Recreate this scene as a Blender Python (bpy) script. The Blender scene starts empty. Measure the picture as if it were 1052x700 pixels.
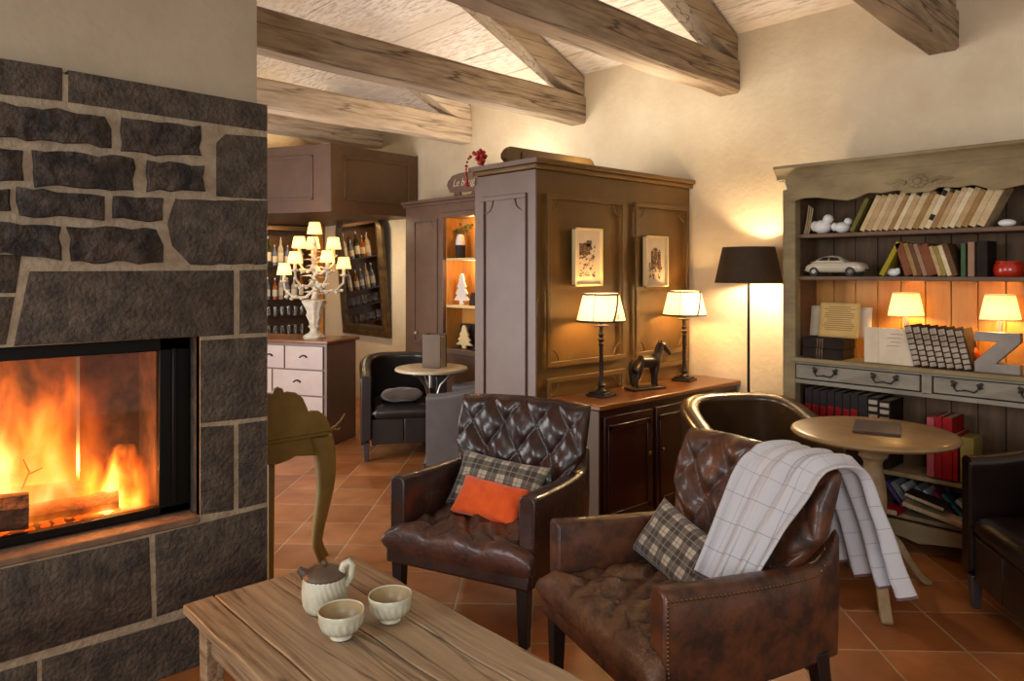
import bpy, bmesh, math, random
from mathutils import Vector, Matrix
random.seed(7)
R = math.radians
PI = math.pi
SC = bpy.context.scene
COL = SC.collection

# ------------------------------------------------------------------ camera, world, exposure
F_PX, YAW, EYE, HORIZON = 758.0, R(47.4), 1.5, 280.0
cd = bpy.data.cameras.new('camera'); cam = bpy.data.objects.new('camera', cd); COL.objects.link(cam)
cd.sensor_width = 36; cd.lens = 36 * F_PX / 1052; cd.shift_y = -(350 - HORIZON) / 1052
cd.clip_start = .05
cam.location = (0, 0, EYE); cam.rotation_euler = (R(90), 0, YAW - R(90))
SC.camera = cam
w = bpy.data.worlds.new('world'); SC.world = w; w.use_nodes = True
w.node_tree.nodes['Background'].inputs[0].default_value = (1.0, .90, .78, 1)
w.node_tree.nodes['Background'].inputs[1].default_value = .28
vs = SC.view_settings
vs.view_transform = 'Standard'; vs.look = 'None'; vs.gamma = 1; vs.exposure = .68; vs.use_curve_mapping = False
SC.cycles.max_bounces = 7; SC.cycles.diffuse_bounces = 3; SC.cycles.glossy_bounces = 3
SC.cycles.transparent_max_bounces = 12; SC.cycles.caustics_reflective = False; SC.cycles.caustics_refractive = False
SC.cycles.use_denoising = True; SC.cycles.sample_clamp_indirect = 6
SC.cycles.volume_step_rate = 1.0

def lin(c):
    return tuple(((v / 255) / 12.92 if v / 255 <= .04045 else ((v / 255 + .055) / 1.055) ** 2.4) for v in c)

def light(name, kind, loc, power, color, size=.1, target=None, size_y=None, spread=None):
    l = bpy.data.lights.new(name, kind); o = bpy.data.objects.new(name, l); COL.objects.link(o)
    o.location = loc; l.energy = power; l.color = color
    if kind == 'AREA':
        l.size = size
        if size_y: l.shape = 'RECTANGLE'; l.size_y = size_y
        if spread: l.spread = spread
    else:
        l.shadow_soft_size = size
    if target is not None:
        o.rotation_euler = (Vector(target) - Vector(loc)).to_track_quat('-Z', 'Y').to_euler()
    return o

WARM = (1.0, .58, .20); WARM2 = (1.0, .76, .46); DAY = (.86, .93, 1.0)
# daylight through the windows of the two walls behind the photographer, plus added fill
light('window_daylight', 'AREA', (-2.4, 2.3, 1.9), 46, DAY, 1.5, (1.6, 2.4, 1.0), 1.7)
light('window_daylight_behind', 'AREA', (-1.5, -1.7, 1.9), 46, (.92, .95, 1), 1.9, (2.6, 3.2, .9), 1.7)
light('window_daylight_far', 'AREA', (.45, 5.3, 1.15), 58, (.97, .96, .95), 2.0, (3.0, 5.0, 1.05), 2.1)  # unseen fill added for the tub chair sheen and the left floor
# uplights on the wall plates that wash the boarded ceiling
light('uplight_cupboard', 'AREA', (3.85, 3.28, 2.20), 9, (1, .86, .68), .25, (3.85, 3.28, 4.2), 1.3)
light('uplight_niche', 'AREA', (4.45, 4.75, 2.23), 11, (1, .86, .68), .2, (4.3, 4.75, 4.2), 1.0)
light('uplight_bar', 'AREA', (3.9, 8.2, 2.77), 16, (1, .78, .50), .6, (3.6, 7.6, 4.2), .8)

# ------------------------------------------------------------------ materials
def nd(nt, t, **k):
    n = nt.nodes.new(t)
    for a, b in k.items(): setattr(n, a, b)
    return n

def P(name, col, rough=.5, metal=0, var=None, scale=6, stretch=(1, 1, 1), detail=5, lo=.35, hi=.65, bump=0, bscale=40, bdist=.01,
      coat=0, sheen=0, rvar=0, coords='Object', emit=None, estr=0, spec=.5, trans=0):
    """principled surface with an optional second colour mixed in by noise, and noise bump"""
    m = bpy.data.materials.new(name); m.use_nodes = True; nt = m.node_tree
    b = nt.nodes['Principled BSDF']; L = nt.links.new
    c1 = lin(col) + (1,)
    b.inputs['Base Color'].default_value = c1
    b.inputs['Roughness'].default_value = rough; b.inputs['Metallic'].default_value = metal
    b.inputs['Coat Weight'].default_value = coat; b.inputs['Sheen Weight'].default_value = sheen
    b.inputs['Specular IOR Level'].default_value = spec
    if trans: b.inputs['Transmission Weight'].default_value = trans
    if emit:
        b.inputs['Emission Color'].default_value = lin(emit) + (1,); b.inputs['Emission Strength'].default_value = estr
    if var or bump or rvar:
        tc = nd(nt, 'ShaderNodeTexCoord'); mp = nd(nt, 'ShaderNodeMapping'); mp.inputs['Scale'].default_value = stretch
        L(tc.outputs[coords], mp.inputs[0])
    if var or rvar:
        n = nd(nt, 'ShaderNodeTexNoise'); n.inputs['Scale'].default_value = scale; n.inputs['Detail'].default_value = detail
        n.inputs['Roughness'].default_value = .62
        L(mp.outputs[0], n.inputs['Vector'])
        rp = nd(nt, 'ShaderNodeMapRange'); rp.inputs['From Min'].default_value = lo; rp.inputs['From Max'].default_value = hi
        L(n.outputs['Fac'], rp.inputs['Value'])
    if var:
        mx = nd(nt, 'ShaderNodeMix', data_type='RGBA'); mx.inputs['A'].default_value = c1; mx.inputs['B'].default_value = lin(var) + (1,)
        L(rp.outputs[0], mx.inputs['Factor']); L(mx.outputs['Result'], b.inputs['Base Color'])
    if rvar:
        r2 = nd(nt, 'ShaderNodeMapRange'); r2.inputs['To Min'].default_value = rough; r2.inputs['To Max'].default_value = min(1, rough + rvar)
        L(rp.outputs[0], r2.inputs['Value']); L(r2.outputs[0], b.inputs['Roughness'])
    if bump:
        n2 = nd(nt, 'ShaderNodeTexNoise'); n2.inputs['Scale'].default_value = bscale; n2.inputs['Detail'].default_value = 6
        L(mp.outputs[0], n2.inputs['Vector'])
        bp = nd(nt, 'ShaderNodeBump'); bp.inputs['Strength'].default_value = bump; bp.inputs['Distance'].default_value = bdist
        L(n2.outputs['Fac'], bp.inputs['Height']); L(bp.outputs[0], b.inputs['Normal'])
    return m

def shade_mat(name, col, trans=.55, glow=0):
    """lampshade cloth: lets the bulb's light through"""
    m = bpy.data.materials.new(name); m.use_nodes = True; nt = m.node_tree; L = nt.links.new
    nt.nodes.remove(nt.nodes['Principled BSDF'])
    out = nt.nodes['Material Output']
    d = nd(nt, 'ShaderNodeBsdfDiffuse'); t = nd(nt, 'ShaderNodeBsdfTranslucent'); mx = nd(nt, 'ShaderNodeMixShader')
    c = lin(col) + (1,)
    d.inputs[0].default_value = c; t.inputs[0].default_value = c; mx.inputs[0].default_value = trans
    L(d.outputs[0], mx.inputs[1]); L(t.outputs[0], mx.inputs[2])
    last = mx
    if glow:
        e = nd(nt, 'ShaderNodeEmission'); e.inputs[0].default_value = c; e.inputs[1].default_value = glow
        a = nd(nt, 'ShaderNodeAddShader'); L(mx.outputs[0], a.inputs[0]); L(e.outputs[0], a.inputs[1]); last = a
    L(last.outputs[0], out.inputs[0])
    return m

def glass_mat(name, tint=(255, 255, 255), gloss=.12, rough=.02, dirt=0):
    m = bpy.data.materials.new(name); m.use_nodes = True; nt = m.node_tree; L = nt.links.new
    nt.nodes.remove(nt.nodes['Principled BSDF']); out = nt.nodes['Material Output']
    t = nd(nt, 'ShaderNodeBsdfTransparent'); t.inputs[0].default_value = lin(tint) + (1,)
    g = nd(nt, 'ShaderNodeBsdfGlossy'); g.inputs['Roughness'].default_value = rough
    mx = nd(nt, 'ShaderNodeMixShader'); mx.inputs[0].default_value = gloss
    L(t.outputs[0], mx.inputs[1]); L(g.outputs[0], mx.inputs[2]); L(mx.outputs[0], out.inputs[0])
    return m

def wood_mat(name, c1, c2, axis='X', rough=.6, scale=3, c3=None, bump=.25, fine=9, lo=.3, hi=.7, coat=0, crack=0, el=.12):
    st = {'X': (el, 1, 1), 'Y': (1, el, 1), 'Z': (1, 1, el)}[axis]
    m = P(name, c1, rough, var=c2, scale=scale * fine, stretch=st, detail=8, lo=lo, hi=hi, bump=bump, bscale=scale * 14, bdist=.006, coat=coat)
    if c3:
        nt = m.node_tree; L = nt.links.new; b = nt.nodes['Principled BSDF']
        src = b.inputs['Base Color'].links[0].from_socket
        tc = [n for n in nt.nodes if n.type == 'TEX_COORD'][0]
        n = nd(nt, 'ShaderNodeTexNoise'); n.inputs['Scale'].default_value = scale; n.inputs['Detail'].default_value = 4
        mp = nd(nt, 'ShaderNodeMapping'); mp.inputs['Scale'].default_value = tuple(max(.3, s) for s in st)
        L(tc.outputs['Object'], mp.inputs[0]); L(mp.outputs[0], n.inputs['Vector'])
        rp = nd(nt, 'ShaderNodeMapRange'); rp.inputs['From Min'].default_value = .42; rp.inputs['From Max'].default_value = .68
        L(n.outputs['Fac'], rp.inputs['Value'])
        mx = nd(nt, 'ShaderNodeMix', data_type='RGBA'); mx.inputs['B'].default_value = lin(c3) + (1,)
        L(rp.outputs[0], mx.inputs['Factor']); L(src, mx.inputs['A']); L(mx.outputs['Result'], b.inputs['Base Color'])
        if crack:      # long drying cracks
            n3 = nd(nt, 'ShaderNodeTexNoise'); n3.inputs['Scale'].default_value = 7; n3.inputs['Detail'].default_value = 3
            mp3 = nd(nt, 'ShaderNodeMapping'); mp3.inputs['Scale'].default_value = tuple(.05 if s < .5 else 1 for s in st)
            L(tc.outputs['Object'], mp3.inputs[0]); L(mp3.outputs[0], n3.inputs['Vector'])
            a1 = nd(nt, 'ShaderNodeMath', operation='SUBTRACT'); a1.inputs[1].default_value = .5; L(n3.outputs['Fac'], a1.inputs[0])
            a2 = nd(nt, 'ShaderNodeMath', operation='ABSOLUTE'); L(a1.outputs[0], a2.inputs[0])
            r3 = nd(nt, 'ShaderNodeMapRange'); r3.inputs['From Max'].default_value = .012; r3.inputs['To Min'].default_value = .8 * crack; r3.inputs['To Max'].default_value = 0
            L(a2.outputs[0], r3.inputs['Value'])
            m3 = nd(nt, 'ShaderNodeMix', data_type='RGBA'); m3.inputs['B'].default_value = lin((52, 38, 26)) + (1,)
            L(r3.outputs[0], m3.inputs['Factor']); L(mx.outputs['Result'], m3.inputs['A']); L(m3.outputs['Result'], b.inputs['Base Color'])
    return m

def uv_lines(name, base, layers, rough=.9, sheen=.2, bump=.15):
    """woven cloth: layers = (axis, repeats, lo, hi, colour, strength) stripes laid over the base by the cloth's own UV"""
    m = bpy.data.materials.new(name); m.use_nodes = True; nt = m.node_tree; L = nt.links.new
    b = nt.nodes['Principled BSDF']; b.inputs['Roughness'].default_value = rough; b.inputs['Sheen Weight'].default_value = sheen
    tc = nd(nt, 'ShaderNodeTexCoord'); sp = nd(nt, 'ShaderNodeSeparateXYZ'); L(tc.outputs['UV'], sp.inputs[0])
    rgb = nd(nt, 'ShaderNodeRGB'); rgb.outputs[0].default_value = lin(base) + (1,); cur = rgb.outputs[0]
    for ax, rep, lo, hi, colr, st in layers:
        mu = nd(nt, 'ShaderNodeMath', operation='MULTIPLY'); mu.inputs[1].default_value = rep; L(sp.outputs[ax], mu.inputs[0])
        fr = nd(nt, 'ShaderNodeMath', operation='FRACT'); L(mu.outputs[0], fr.inputs[0])
        a = nd(nt, 'ShaderNodeMath', operation='GREATER_THAN'); a.inputs[1].default_value = lo; L(fr.outputs[0], a.inputs[0])
        c = nd(nt, 'ShaderNodeMath', operation='LESS_THAN'); c.inputs[1].default_value = hi; L(fr.outputs[0], c.inputs[0])
        d = nd(nt, 'ShaderNodeMath', operation='MULTIPLY'); L(a.outputs[0], d.inputs[0]); L(c.outputs[0], d.inputs[1])
        e = nd(nt, 'ShaderNodeMath', operation='MULTIPLY'); e.inputs[1].default_value = st; L(d.outputs[0], e.inputs[0])
        mx = nd(nt, 'ShaderNodeMix', data_type='RGBA'); mx.inputs['B'].default_value = lin(colr) + (1,)
        L(e.outputs[0], mx.inputs['Factor']); L(cur, mx.inputs['A']); cur = mx.outputs['Result']
    L(cur, b.inputs['Base Color'])
    n2 = nd(nt, 'ShaderNodeTexNoise'); n2.inputs['Scale'].default_value = 260; L(tc.outputs['Object'], n2.inputs['Vector'])
    bp = nd(nt, 'ShaderNodeBump'); bp.inputs['Strength'].default_value = bump; bp.inputs['Distance'].default_value = .003
    L(n2.outputs['Fac'], bp.inputs['Height']); L(bp.outputs[0], b.inputs['Normal'])
    return m

M = {}
M['plaster'] = P('cream_plaster', (224, 207, 176), .9, var=(211, 191, 158), scale=2.2, bump=.35, bscale=26, bdist=.012)
M['chimney'] = P('chimney_plaster', (176, 158, 132), .9, var=(164, 146, 120), scale=2.5, bump=.2, bscale=30, bdist=.01)
M['stone'] = P('lava_stone', (86, 72, 57), .85, var=(46, 38, 30), scale=12, detail=12, lo=.36, hi=.66, bump=.85, bscale=60, bdist=.02)
M['stone_rough'] = P('rough_lava_stone', (76, 62, 50), .9, var=(30, 24, 20), scale=11, detail=9, lo=.38, hi=.62, bump=1.0, bscale=20, bdist=.05)
M['mortar'] = P('lime_mortar', (166, 148, 122), .95, var=(136, 118, 94), scale=14, bump=.6, bscale=60, bdist=.012)
M['sill'] = P('warm_stone_sill', (128, 98, 74), .8, var=(96, 72, 54), scale=14, bump=.5, bscale=50)
M['black_metal'] = P('black_metal', (22, 20, 19), .42, metal=.6, spec=.4)
M['firebrick'] = P('sooty_firebrick', (92, 60, 42), .9, var=(40, 26, 20), scale=8, bump=.5, bscale=30)
M['fireglass'] = glass_mat('fire_door_glass', (255, 250, 244), .025, .03)
M['limewash'] = wood_mat('limewashed_boards', (246, 236, 222), (176, 140, 108), 'Y', .85, 3, (232, 214, 192), .5, 22, .46, .74)
M['beam'] = wood_mat('grey_brown_beam', (160, 138, 110), (106, 82, 58), 'X', .85, 2.0, (188, 170, 146), .8, 14, .40, .68, crack=1)
M['beam_pale'] = wood_mat('limewashed_beam', (214, 194, 168), (170, 142, 114), 'X', .85, 2.0, (230, 214, 192), .7, 14, .42, .70, crack=.7)
M['taupe'] = P('taupe_painted_wood', (116, 93, 80), .42, var=(108, 85, 72), scale=5, bump=.05, bscale=60)
M['taupe_light'] = P('pale_taupe_drawer_paint', (186, 166, 156), .5, var=(176, 155, 146), scale=5)
M['olive'] = P('olive_brown_painted_wood', (108, 78, 34), .34, var=(96, 67, 28), scale=4, bump=.05, bscale=60)
M['dark_taupe'] = P('dark_taupe_paint', (100, 74, 46), .45, var=(90, 64, 38), scale=4)
M['mahogany'] = P('dark_mahogany', (60, 23, 16), .30, var=(44, 16, 12), scale=6, stretch=(.3, 1, 1), coat=.3)
M['mahogany_top'] = P('brown_polished_top', (134, 80, 34), .30, var=(104, 56, 22), scale=8, stretch=(.2, 1, 1), coat=.3)
M['grey_wood'] = P('weathered_grey_painted_wood', (152, 134, 96), .75, var=(116, 97, 64), scale=9, stretch=(1, .35, 1), detail=8, lo=.36, hi=.72, bump=.25, bscale=30)
M['grey_drawer'] = P('grey_painted_drawer', (150, 142, 126), .7, var=(122, 112, 96), scale=10, stretch=(1, .35, 1), detail=8, bump=.2, bscale=30)
M['shelf_wood'] = wood_mat('brown_shelf_wood', (120, 92, 66), (88, 64, 46), 'Y', .6, 4)
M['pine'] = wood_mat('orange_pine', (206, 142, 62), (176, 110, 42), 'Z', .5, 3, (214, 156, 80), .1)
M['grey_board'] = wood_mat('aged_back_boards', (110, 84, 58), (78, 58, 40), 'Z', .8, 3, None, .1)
M['old_wood'] = wood_mat('worn_farm_table_wood', (156, 130, 98), (96, 70, 46), 'Y', .55, 2.4, (174, 150, 120), .8, 26, .42, .70, crack=.8, el=.05)
M['table_wood'] = wood_mat('round_table_wood', (138, 104, 60), (94, 66, 36), 'Y', .40, 2.4, (160, 130, 88), .2, coat=.1)
M['cream_wood'] = P('worn_cream_turned_wood', (176, 152, 114), .6, var=(140, 112, 76), scale=9, bump=.15)
M['console'] = P('olive_console_paint', (132, 104, 44), .5, var=(112, 86, 34), scale=6, bump=.1)
M['leather'] = P('dark_brown_leather', (62, 36, 26), .27, var=(36, 19, 15), scale=9, detail=10, lo=.4, hi=.62, bump=.30, bscale=70, bdist=.004, rvar=.18, coat=.25)
M['leather_worn'] = P('worn_brown_leather', (94, 54, 32), .32, var=(44, 22, 14), scale=9, detail=12, lo=.40, hi=.62, bump=.34, bscale=60, bdist=.005, rvar=.25, coat=.2)
M['leather_seat'] = P('cracked_brown_leather_seat', (98, 66, 43), .42, var=(54, 32, 21), scale=16, detail=12, lo=.38, hi=.64, bump=.55, bscale=55, bdist=.007, rvar=.2)
def crackle(m, colr, sc, amt, width):
    nt = m.node_tree; L = nt.links.new; b = nt.nodes['Principled BSDF']; src = b.inputs['Base Color'].links[0].from_socket
    tc = [n for n in nt.nodes if n.type == 'TEX_COORD'][0]
    ns = nd(nt, 'ShaderNodeTexNoise'); ns.inputs['Scale'].default_value = 9; ns.inputs['Detail'].default_value = 5; L(tc.outputs['Object'], ns.inputs['Vector'])
    ad = nd(nt, 'ShaderNodeMix', data_type='RGBA', blend_type='LINEAR_LIGHT'); ad.inputs['Factor'].default_value = .12
    L(tc.outputs['Object'], ad.inputs['A']); L(ns.outputs['Color'], ad.inputs['B'])
    vo = nd(nt, 'ShaderNodeTexVoronoi', feature='DISTANCE_TO_EDGE'); vo.inputs['Scale'].default_value = sc; L(ad.outputs['Result'], vo.inputs['Vector'])
    r = nd(nt, 'ShaderNodeMapRange'); r.inputs['From Max'].default_value = width; r.inputs['To Min'].default_value = amt; r.inputs['To Max'].default_value = 0; L(vo.outputs['Distance'], r.inputs['Value'])
    n2 = nd(nt, 'ShaderNodeTexNoise'); n2.inputs['Scale'].default_value = 5; L(tc.outputs['Object'], n2.inputs['Vector'])
    r2 = nd(nt, 'ShaderNodeMapRange'); r2.inputs['From Min'].default_value = .42; r2.inputs['From Max'].default_value = .62; L(n2.outputs['Fac'], r2.inputs['Value'])
    mu = nd(nt, 'ShaderNodeMath', operation='MULTIPLY'); L(r.outputs[0], mu.inputs[0]); L(r2.outputs[0], mu.inputs[1])
    mx = nd(nt, 'ShaderNodeMix', data_type='RGBA'); mx.inputs['B'].default_value = lin(colr) + (1,)
    L(mu.outputs[0], mx.inputs['Factor']); L(src, mx.inputs['A']); L(mx.outputs['Result'], b.inputs['Base Color'])
M['leather_olive'] = P('dark_olive_brown_leather', (74, 52, 28), .28, var=(56, 38, 20), scale=5, bump=.15, bscale=80, bdist=.003, coat=.3)
M['leather_black'] = P('black_leather', (46, 38, 34), .38, var=(34, 26, 22), scale=5, bump=.2, bscale=90, bdist=.003, coat=.2)
M['leather_dark'] = P('very_dark_brown_leather', (36, 21, 16), .34, var=(26, 15, 12), scale=5, bump=.2, bscale=90, bdist=.003, coat=.2)
M['dark_leg'] = P('dark_stained_leg', (32, 22, 18), .4, var=(24, 16, 14), scale=10)
M['leather_seat_dark'] = P('creased_dark_leather_seat', (86, 52, 38), .34, var=(50, 28, 21), scale=9, detail=10, bump=.5, bscale=55, bdist=.006, rvar=.2, coat=.2)
crackle(M['leather_seat'], (140, 104, 76), 22, .55, .045); crackle(M['leather_worn'], (130, 84, 54), 16, .25, .03); crackle(M['leather_seat_dark'], (112, 74, 58), 20, .4, .04)
M['leather_grey'] = P('dark_grey_leather', (98, 93, 92), .36, var=(84, 79, 78), scale=5, bump=.2, bscale=90, bdist=.003, coat=.2)  # grey put into the colour for daylight sheen on dark leather
M['grey_leg'] = P('grey_brown_foot', (78, 70, 70), .35, metal=.3)
M['brass'] = P('aged_brass_nails', (126, 96, 62), .35, metal=.9)
M['iron'] = P('dark_bronze', (40, 30, 24), .42, metal=.5, var=(64, 46, 30), scale=30, lo=.5, hi=.75)
M['bronze'] = P('patinated_bronze', (58, 48, 38), .34, metal=.6, var=(34, 26, 22), scale=14)
M['steel'] = P('brushed_steel', (150, 146, 140), .3, metal=.9)
M['orange'] = P('orange_cotton', (232, 90, 6), .85, var=(218, 76, 4), scale=20, sheen=.3, bump=.15, bscale=200, bdist=.002)
M['grey_cloth'] = P('taupe_velvet', (96, 84, 74), .9, var=(84, 72, 62), scale=12, sheen=.3, bump=.15, bscale=160, bdist=.002)
M['ceramic'] = P('pale_celadon_glaze', (206, 202, 178), .32, var=(168, 160, 130), scale=8, lo=.45, hi=.75, coat=.3)
M['ceramic_in'] = P('sandy_glaze', (176, 154, 112), .35, var=(156, 132, 92), scale=10)
M['ceramic_brown'] = P('brown_stoneware', (98, 80, 64), .42, var=(72, 54, 42), scale=14)
M['white_paint'] = P('chalky_white', (224, 214, 196), .7, var=(190, 176, 152), scale=16, bump=.2, bscale=60)
M['white'] = P('white_gloss', (230, 228, 222), .4)
M['zgrey'] = P('zinc_grey_paint', (150, 140, 128), .5, var=(128, 118, 106), scale=8)
M['linen'] = P('linen_shade', (232, 206, 150), .9)
M['marble'] = P('pale_stone_top', (214, 198, 168), .3, var=(196, 176, 142), scale=9, coat=.2)
M['gilt'] = P('dull_gilt_wood', (120, 92, 50), .4, metal=.35, var=(64, 46, 28), scale=12, bump=.2, bscale=40)
M['frame_dark'] = P('dark_aged_frame', (70, 54, 40), .5, var=(46, 34, 26), scale=12, bump=.2, bscale=40)
M['mirror'] = P('mirror_glass', (210, 204, 196), .03, metal=1)
M['paper'] = P('old_white_paper', (222, 206, 180), .9, var=(208, 188, 156), scale=6)
M['paper_y'] = P('yellowed_paper', (216, 180, 112), .9, var=(200, 160, 92), scale=6)
M['pages'] = P('book_page_block', (206, 184, 146), .9, var=(176, 150, 112), scale=4, stretch=(1, 40, 1))
M['red_gloss'] = P('red_glazed_pot', (178, 40, 18), .25, coat=.5)
M['orange_gloss'] = P('orange_red_glaze', (190, 62, 20), .3, coat=.3)
M['bead'] = P('red_beads', (166, 24, 26), .3)
M['leaf'] = P('dry_green_leaf', (96, 104, 52), .7, var=(72, 76, 36), scale=20)
M['tyre'] = P('black_rubber', (24, 22, 21), .6)
M['chrome'] = P('chrome', (190, 186, 180), .15, metal=1)
M['cream_car'] = P('cream_car_paint', (196, 184, 160), .25, coat=.5)
M['car_glass'] = P('dark_car_glass', (30, 28, 26), .1)
M['bark'] = P('log_bark', (104, 64, 36), .9, var=(46, 27, 16), scale=16, bump=1, bscale=30, bdist=.02)
M['log_end'] = P('split_log_wood', (206, 128, 56), .85, var=(170, 92, 34), scale=10, stretch=(.2, 1, 1), bump=.4)
M['char'] = P('charred_wood', (46, 26, 16), .9, var=(104, 56, 26), scale=14, lo=.45, hi=.7, bump=1, bscale=30, bdist=.02)
M['ember'] = P('glowing_ember', (60, 26, 12), .9, var=(24, 14, 9), scale=60, emit=(255, 88, 10), estr=.7)
M['clear'] = glass_mat('clear_glass', (236, 236, 236), .16, .03)
M['amber'] = P('amber_liquor_glass', (150, 84, 26), .08, coat=.3)
M['bottle_green'] = P('dark_green_bottle', (34, 46, 26), .08, coat=.3)
M['bottle_clear'] = P('pale_bottle_glass', (182, 176, 170), .08, coat=.3)
M['bottle_blue'] = P('blue_tinted_bottle', (104, 120, 150), .08, coat=.3)
M['label'] = P('paper_label', (220, 214, 202), .8)
M['dark_print'] = P('dark_print', (42, 36, 32), .8)

# ------------------------------------------------------------------ geometry helpers
class MB:
    def __init__(s): s.v = []; s.f = []; s.uv = {}; s.mi = []; s.cur = 0
    def add(s, vs, fs, uvs=None, mi=None):
        n = len(s.v); s.v += [tuple(p) for p in vs]
        for k, f in enumerate(fs):
            s.f.append([i + n for i in f]); s.mi.append(s.cur if mi is None else mi)
        if uvs:
            for i, u in enumerate(uvs): s.uv[n + i] = u
        return s
    def box(s, c, d, rot=None, taper=1, mi=None):
        x, y, z = d[0] / 2, d[1] / 2, d[2] / 2; vs = []
        for sx, sy, sz in ((-1,-1,-1),(1,-1,-1),(1,1,-1),(-1,1,-1),(-1,-1,1),(1,-1,1),(1,1,1),(-1,1,1)):
            t = taper if sz < 0 else 1
            p = Vector((sx * x * t, sy * y * t, sz * z))
            if rot is not None: p = rot @ p
            vs.append(p + Vector(c))
        return s.add(vs, [(0,3,2,1),(4,5,6,7),(0,1,5,4),(1,2,6,5),(2,3,7,6),(3,0,4,7)], mi=mi)
    def prism(s, poly, off, mi=None):
        """polygon of 3D points pushed along off"""
        n = len(poly); off = Vector(off)
        vs = [Vector(p) for p in poly] + [Vector(p) + off for p in poly]
        fs = [list(range(n))[::-1], list(range(n, 2 * n))] + [(i, (i + 1) % n, n + (i + 1) % n, n + i) for i in range(n)]
        return s.add(vs, fs, mi=mi)
    def loft(s, rings, cap=True, close=True, mi=None, uv=False):
        n = len(rings[0]); vs = [p for r in rings for p in r]; fs = []
        for a in range(len(rings) - 1):
            for b in range(n if close else n - 1):
                c = (b + 1) % n
                fs.append((a * n + b, a * n + c, (a + 1) * n + c, (a + 1) * n + b))
        if cap and close:
            fs.append(tuple(range(n))[::-1]); fs.append(tuple(range((len(rings) - 1) * n, len(rings) * n)))
        return s.add(vs, fs, mi=mi)
    def lathe(s, prof, n=24, c=(0, 0, 0), cap=True, rib=None, mi=None):
        rings = []
        for r, z in prof:
            rings.append([(c[0] + (r * (1 + (rib(a, z) if rib else 0))) * math.cos(a), c[1] + (r * (1 + (rib(a, z) if rib else 0))) * math.sin(a), c[2] + z)
                          for a in [2 * PI * k / n for k in range(n)]])
        return s.loft(rings, cap, True, mi)
    def tube(s, pts, rad, n=8, cap=True, mi=None, flat=1):
        pts = [Vector(p) for p in pts]
        if not isinstance(rad, (list, tuple)): rad = [rad] * len(pts)
        rings = []; up = None
        for i, p in enumerate(pts):
            t = (pts[min(i + 1, len(pts) - 1)] - pts[max(i - 1, 0)]).normalized()
            if up is None:
                up = Vector((0, 0, 1)) if abs(t.z) < .9 else Vector((1, 0, 0))
            a = t.cross(up).normalized(); b = a.cross(t).normalized(); up = b
            rings.append([p + (a * math.cos(q) + b * math.sin(q) * flat) * rad[i] for q in [2 * PI * k / n for k in range(n)]])
        return s.loft(rings, cap, True, mi)
    def ball(s, c, r, nu=12, nv=8, rot=None, mi=None):
        if not isinstance(r, (list, tuple)): r = (r, r, r)
        rings = []
        for j in range(nv + 1):
            th = PI * (j / nv) if 0 < j < nv else (.02 if j == 0 else PI - .02)
            ring = []
            for i in range(nu):
                a = 2 * PI * i / nu
                p = Vector((r[0] * math.sin(th) * math.cos(a), r[1] * math.sin(th) * math.sin(a), -r[2] * math.cos(th)))
                if rot is not None: p = rot @ p
                ring.append(p + Vector(c))
            rings.append(ring)
        return s.loft(rings, True, True, mi)
    def sheet(s, grid, uvs=None, mi=None):
        nr, nc = len(grid), len(grid[0]); vs = [p for r in grid for p in r]
        fs = [(a * nc + b, a * nc + b + 1, (a + 1) * nc + b + 1, (a + 1) * nc + b) for a in range(nr - 1) for b in range(nc - 1)]
        u = [(b / (nc - 1), a / (nr - 1)) for a in range(nr) for b in range(nc)] if uvs is None else uvs
        return s.add(vs, fs, u, mi)
    def pillow(s, fn_front, fn_back, nu, nv):
        """closed body from two surfaces fn(u, v) that meet at the border; UV kept"""
        idx = {}; vs = []; uv = []; fs = []
        def pt(side, i, j):
            edge = i in (0, nu) or j in (0, nv)
            k = (0 if edge else side, i, j)
            if k not in idx:
                idx[k] = len(vs); u, v = i / nu, j / nv
                p = (Vector(fn_front(u, v)) + Vector(fn_back(u, v))) / 2 if edge else (fn_front if side == 0 else fn_back)(u, v)
                vs.append(p); uv.append((u, v))
            return idx[k]
        for i in range(nu):
            for j in range(nv):
                for side in (0, 1):
                    q = [pt(side, i, j), pt(side, i + 1, j), pt(side, i + 1, j + 1), pt(side, i, j + 1)]
                    fs.append(q if side == 0 else q[::-1])
        return s.add(vs, fs, uv)
    def build(s, name, mat, parent=None, smooth=True, angle=38, bevel=0, segs=2, subsurf=0, loc=None, rot=None, solid=0):
        me = bpy.data.meshes.new(name); me.from_pydata(s.v, [], s.f)
        mats = mat if isinstance(mat, (list, tuple)) else [mat]
        for m_ in mats: me.materials.append(M[m_] if isinstance(m_, str) else m_)
        if len(mats) > 1: me.polygons.foreach_set('material_index', s.mi)
        if s.uv:
            ul = me.uv_layers.new(name='UVMap')
            for lp in me.loops: ul.data[lp.index].uv = s.uv.get(lp.vertex_index, (0, 0))
        bm = bmesh.new(); bm.from_mesh(me); bmesh.ops.recalc_face_normals(bm, faces=bm.faces); bm.to_mesh(me); bm.free()
        if smooth:
            me.shade_smooth()
            if angle < 180: me.set_sharp_from_angle(angle=R(angle))
        o = bpy.data.objects.new(name, me); COL.objects.link(o)
        if parent is not None: o.parent = parent
        if loc is not None: o.location = loc
        if rot is not None: o.rotation_euler = rot
        if solid:
            sm = o.modifiers.new('thickness', 'SOLIDIFY'); sm.thickness = solid; sm.offset = 0
        if bevel:
            bv = o.modifiers.new('bevel', 'BEVEL'); bv.width = bevel; bv.segments = segs; bv.limit_method = 'ANGLE'; bv.angle_limit = R(40)
        if subsurf:
            sb = o.modifiers.new('subsurf', 'SUBSURF'); sb.levels = subsurf; sb.render_levels = subsurf
        return o

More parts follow.
